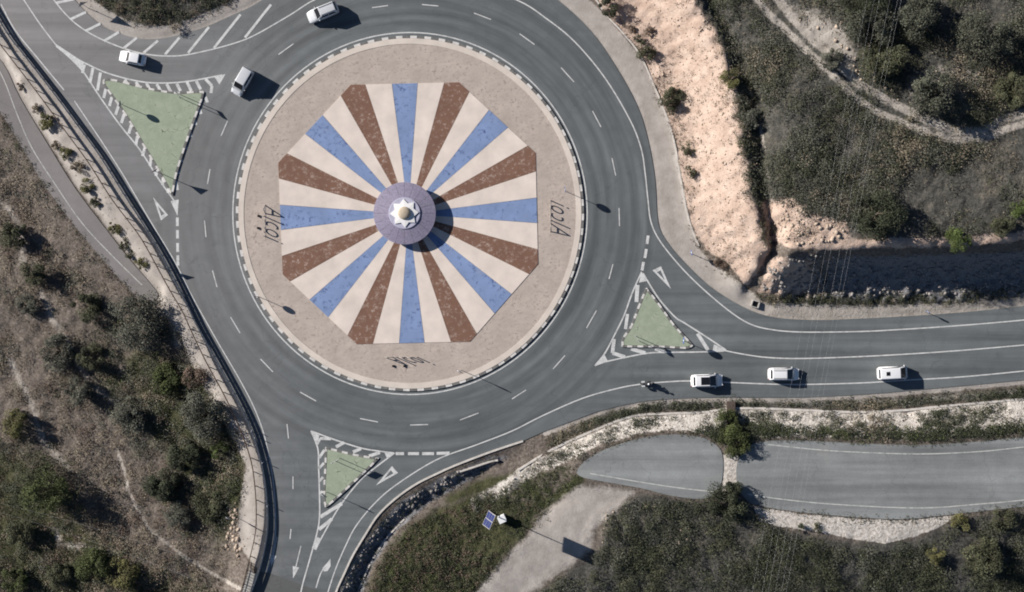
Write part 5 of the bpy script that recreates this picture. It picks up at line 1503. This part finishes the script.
scrub('crest_weeds', 'ragged scrub creeping over the crest of the sand slope', [(690, -20), (708, 18), (722, 55), (731, 95), (738, 140), (744, 180), (752, 215), (765, 245), (778, 240), (766, 200), (760, 150), (754, 100), (742, 55), (726, 15), (712, -20)],
      900, (0.12, 0.9), ['greygreen', 'olive', 'dry', 'brown', 'dark'], [2, 2, 1, 1, 1], 43, thin=0.5, nscale=0.3)
scrub('plateau_grass', 'straw-coloured dry grass patches between the plateau scrub', [(712, -20), (740, 60), (755, 150), (775, 230), (860, 228), (1040, 220), (1040, -20)],
      1500, (0.10, 0.5), ['dry', 'greygreen', 'greygreen', 'dry'], [2, 1, 2, 2], 44, thin=0.58, nscale=0.14)
TR = [(TRACK1, 5.5), (TRACK2, 5), ([(785, 222), (815, 222), (848, 230)], 9)]
scrub('hillside_scrub', 'dry brown grass and low scrub covering the left hillside', [(-20, 120), (25, 160), (60, 215), (100, 265), (132, 297), (158, 306), (182, 340), (212, 398), (232, 436), (243, 465), (238, 505), (236, 548), (250, 620), (-20, 620)],
      5800, (0.16, 1.4), ['greygreen', 'dry', 'brown', 'dry', 'greygreen', 'olive'], [2, 3, 2, 3, 2, 1.2], 5, exclude=[(WPATH1, 3)] + [(r, 3) for r in RUTS], thin=0.5, nscale=0.18)
scrub('hillside_grass', 'green grass patch on the slope beside the fence', R_WGREEN, 1500, (0.15, 0.5), ['pine', 'olive', 'bright', 'olive'], [2, 2, 1, 2], 6, thin=0.4)
scrub('plateau_scrub', 'dark grey-green scrub covering the plateau at the upper right', [(704, -20), (724, 32), (737, 68), (744, 110), (752, 170), (762, 218), (778, 236), (800, 232), (860, 232), (960, 234), (1040, 226), (1040, -20)],
      6400, (0.18, 1.8), ['dark', 'olive', 'greygreen', 'dark', 'greygreen', 'olive', 'dry'], [2, 2, 3, 1.5, 3, 2, 1.0], 8, exclude=TR, thin=0.70, nscale=0.2)
scrub('roadside_scrub', 'dense dark scrub along the bottom right below the abandoned road', [(640, 496), (700, 505), (745, 506), (775, 534), (815, 540), (850, 547), (890, 552), (918, 545), (962, 521), (1040, 508), (1040, 620), (520, 620), (560, 580), (600, 548), (610, 517)],
      5400, (0.2, 1.6), ['dark', 'olive', 'dark', 'greygreen', 'dark', 'olive'], [3, 3, 2, 2, 2, 1], 9, thin=0.44, nscale=0.2)
scrub('knoll_grass', 'green and brown grass on the knoll beside the bottom road', R_KNOLL, 4000, (0.12, 0.7), ['olive', 'brown', 'pine', 'dark', 'brown', 'dark'], [3, 2, 2, 3, 1.5, 2], 10, leaf=(0.08, 0.16), thin=0.36, nscale=0.2)
scrub('ditch_weeds', 'dark weeds in the ditch below the main road on the right', [(545, 440), (600, 416), (650, 404), (720, 402), (800, 402), (900, 400), (1030, 388), (1030, 397), (940, 405), (860, 410), (740, 407), (640, 414), (600, 426), (552, 448)],
      1500, (0.25, 0.9), ['dark', 'greygreen', 'olive', 'dry'], [3, 2, 2, 1], 11, thin=0.2, exclude=[(COPE2, 2)])
scrub('rock_weeds', 'scattered dark weeds on the white rock strip', R_CHALK, 1700, (0.26, 0.95), ['dark', 'olive', 'greygreen', 'olive', 'dry'], [2, 2, 2, 1, 1], 12, thin=0.55, nscale=0.25, hk=0.5, exclude=[(COPE2, 3)])
scrub('rock_weeds', 'dark weeds along the upper edge of the abandoned road', [(690, 431), (715, 440), (745, 446), (760, 438), (800, 436), (860, 438), (920, 440), (980, 437), (1030, 431), (1030, 424), (960, 431), (880, 432), (800, 427), (740, 425)],
      1500, (0.2, 0.9), ['dark', 'pine', 'dark'], [2, 1, 2], 13, thin=0.25)
scrub('path_weeds', 'weedy scrub between white rock and pale dirt path', [(465, 500), (500, 490), (540, 472), (580, 462), (578, 482), (560, 496), (545, 510), (520, 540), (505, 530), (515, 505), (480, 510)], 1300, (0.15, 0.6), ['dark', 'pine', 'olive', 'greygreen'], [2, 2, 2, 1], 14, thin=0.38)
scrub('pavement_scrub', 'dark scrub along the top left behind the pale pavement', R_NSCRUB[:9] + [(560, -20), (560, -40), (40, -40)], 2600, (0.2, 0.8), ['dark', 'olive', 'brown', 'dark'], [2, 2, 1, 2], 15, thin=0.25)
scrub('slope_weeds', 'sparse brown tufts scattered over the sand slope', [(600, -5), (640, 50), (658, 90), (672, 130), (682, 180), (692, 225), (712, 252), (745, 270), (750, 200), (738, 120), (725, 60), (705, 20), (690, -10)], 700, (0.10, 0.5), ['brown', 'olive', 'brown', 'dry'], [2, 1, 2, 1], 16, thin=0.5, nscale=0.2)
scrub('verge_weeds', 'dry brown tufts along the foot of the sand slope', [(596, 0), (640, 52), (657, 88), (677, 150), (683, 200), (697, 240), (730, 262), (748, 285), (757, 297), (735, 283), (706, 262), (690, 240), (697, 180), (684, 125), (668, 85), (648, 50), (612, 0)], 900, (0.10, 0.42), ['brown', 'dry', 'olive', 'brown'], [2, 1, 1, 2], 17, thin=0.45, nscale=0.2)
scrub('cliff_weeds', 'dark weeds at the foot of the shaded cliff', [(755, 296), (790, 294), (850, 297), (920, 293), (1030, 285), (1030, 298), (960, 304), (850, 306), (770, 303)], 1300, (0.15, 0.6), ['dark', 'olive', 'dry', 'dark'], [2, 2, 1, 2], 18, thin=0.36)
scrub('strip_tufts', 'sparse dry tufts on the pale strip beside the fence', R_WSTRIP, 500, (0.06, 0.25), ['dry', 'greygreen', 'dry'], [2, 1, 2], 19, thin=0.55, nscale=0.25)
scrub('ditch_scrub', 'dark scrub in the curved ditch beside the retaining wall', R_STONE, 900, (0.12, 0.42), ['dark', 'dark', 'brown'], [2, 2, 1], 20, thin=0.5, nscale=0.3)

def band(line_, w):
    a = offset_line(np.array(line_, float), w); b = offset_line(np.array(line_, float), -w)
    return [tuple(q) for q in a] + [tuple(q) for q in b[::-1]]
scrub('road_edge_weeds', 'weeds growing over the lower crumbling edge of the abandoned road', band([(745, 499), (756, 505), (800, 512.5), (860, 518), (905, 520), (960, 514), (1030, 506.5)], 5), 420, (0.08, 0.4), ['olive', 'dry', 'dark', 'greygreen'], [2, 1, 2, 1], 51, inset=-0.5, thin=0.5, nscale=0.4)
scrub('road_edge_weeds', 'weeds growing over the upper crumbling edge of the abandoned road', band([(580, 470), (590, 458), (612, 446), (642, 437.5), (672, 433.5), (702, 436), (720, 446)], 4) , 320, (0.08, 0.35), ['olive', 'dry', 'dark'], [2, 1, 2], 52, inset=-0.45, thin=0.5, nscale=0.4)
scrub('road_edge_weeds', 'weeds along the straight upper edge of the long abandoned stretch', band([(742, 455), (760, 442), (800, 440), (860, 443), (920, 444.5), (980, 441), (1030, 436)], 4), 420, (0.08, 0.4), ['dark', 'olive', 'pine'], [2, 1, 1], 53, inset=-0.45, thin=0.45, nscale=0.4)
scrub('lane_edge_weeds', 'dark weeds along the lower edge of the old lane', band([(-5, 112), (25, 154), (45, 188), (75, 228), (105, 264), (132, 294), (150, 303)], 6), 700, (0.10, 0.6), ['brown', 'dark', 'olive'], [2, 2, 1], 54, inset=-0.3, thin=0.4, nscale=0.4)

# loose rocks
def rocks(name, label, poly, n, size, mat, seed):
    rng = np.random.default_rng(seed)
    pp = np.array(poly, float); lo, hi = pp.min(0), pp.max(0)
    px = rng.uniform(lo[0], hi[0], n * 4); py = rng.uniform(lo[1], hi[1], n * 4)
    ok = sdist(poly, px, py) < -1
    px, py = px[ok][:n], py[ok][:n]
    ico = bmesh.new(); bmesh.ops.create_icosphere(ico, subdivisions=1, radius=1.0)
    V0 = np.array([v.co[:] for v in ico.verts]); F0 = np.array([[v.index for v in f.verts] for f in ico.faces]); ico.free()
    VV = []; FF = []
    for i in range(len(px)):
        p = gat(px[i], py[i])
        if road_gap(p.x, p.y) < 0.5: continue
        s = size[0] + (size[1] - size[0]) * rng.random() ** 2.5
        v = V0 * rng.uniform(0.65, 1.2, (len(V0), 1)) * np.array([1, rng.uniform(0.6, 1), rng.uniform(0.45, 0.8)]) * s
        a = rng.uniform(0, 6.28); c_, s_ = math.cos(a), math.sin(a)
        v = np.stack([v[:, 0] * c_ - v[:, 1] * s_ + p.x, v[:, 0] * s_ + v[:, 1] * c_ + p.y, v[:, 2] + p.z + s * 0.15], 1)
        FF.append(F0 + len(V0) * len(VV)); VV.append(v)
    me = np_mesh(name, np.concatenate(VV), np.concatenate(FF))
    props(link(name, me, mat), label, 'rocks', kind='stuff')
M_ROCKP = simple('pale_rock', (0.50, 0.45, 0.39), 0.95, var=0.3, scale=1.5)
M_ROCKG = simple('grey_rock', (0.24, 0.22, 0.205), 0.95, var=0.4, scale=1.5)
M_ROCKT = simple('tan_rock', (0.40, 0.32, 0.25), 0.95, var=0.3, scale=1.5)
rocks('chalk_rubble', 'white rubble lying on the rock strip below the main road', R_CHALK, 500, (0.05, 0.22), M_ROCKP, 31)
rocks('slope_rubble', 'tan stones strewn over the sand slope', R_SAND, 700, (0.05, 0.24), M_ROCKT, 38)
rocks('riprap', 'grey stones lining the bank under the retaining wall', [(338, 598), (349, 572), (371, 535), (401, 502), (441, 478), (475, 464), (470, 474), (430, 496), (393, 524), (368, 560), (354, 598)], 700, (0.12, 0.36), M_ROCKG, 32)
rocks('cliff_rubble', 'broken rock on the shaded cliff face', [(768, 262), (760, 290), (800, 297), (900, 299), (1030, 292), (1030, 250), (960, 252), (860, 254), (790, 254)], 1500, (0.07, 0.36), M_ROCKG, 33)
rocks('bank_rubble', 'pale boulders on the bank left of the fence near the bottom', [(225, 505), (238, 500), (240, 525), (246, 545), (240, 560), (226, 552), (222, 530)], 90, (0.10, 0.5), M_ROCKT, 34)
rocks('plateau_rubble', 'pale stones among the scrub on the plateau', [(790, 10), (850, 20), (900, 70), (1000, 60), (1030, 110), (960, 128), (870, 90), (810, 50)], 240, (0.08, 0.34), M_ROCKT, 35)
rocks('plateau_rubble', 'pale stones around the eroded patch near the cliff rim', R_EROD, 200, (0.08, 0.36), M_ROCKT, 36)
rocks('scrub_rubble', 'pale stones among the scrub beside the dirt path', [(605, 510), (660, 500), (700, 515), (690, 550), (640, 560), (600, 545)], 140, (0.06, 0.24), M_ROCKT, 37)

# ------------------------------------------------------------------ overhead wires
def wire(p0, p1, z, label, group, r=0.0045):
    a, b = at(*p0, z), at(*p1, z)
    d = b - a; a = a - d * 0.35; b = b + d * 0.35
    pts = [a.lerp(b, t) + Vector((0, 0, (4 * (t - 0.5) ** 2 - 0.3) * 2.0)) for t in np.linspace(0, 1, 33)]
    mb = MB(); mb.tube(pts, r, 5)
    props(mb.build('power_line', M_WIRE), label, 'power line', group)
tops = [(866, 3), (873.5, 2), (878.5, 2), (889, 2), (897, 2), (900.5, 2)]; bots = [(752, 592), (762, 592), (768, 592), (775, 592), (781, 592), (786, 592)]
lab = ['leftmost of the six thin overhead power lines on the right', 'second from left of the six overhead power lines on the right', 'third from left of the six overhead power lines on the right',
       'third from right of the six overhead power lines on the right', 'second from right of the six overhead power lines on the right', 'rightmost of the six thin overhead power lines on the right']
for i in range(6):
    wire(tops[i], bots[i], 26 + (i % 3) * 1.5, lab[i], 'power lines crossing the right side')
wire((0, 503), (150, 545), 9, 'upper thin overhead wire crossing the lower left corner', 'wires over the lower left corner', 0.006)
wire((0, 512), (150, 562), 9, 'lower thin overhead wire crossing the lower left corner', 'wires over the lower left corner', 0.006)
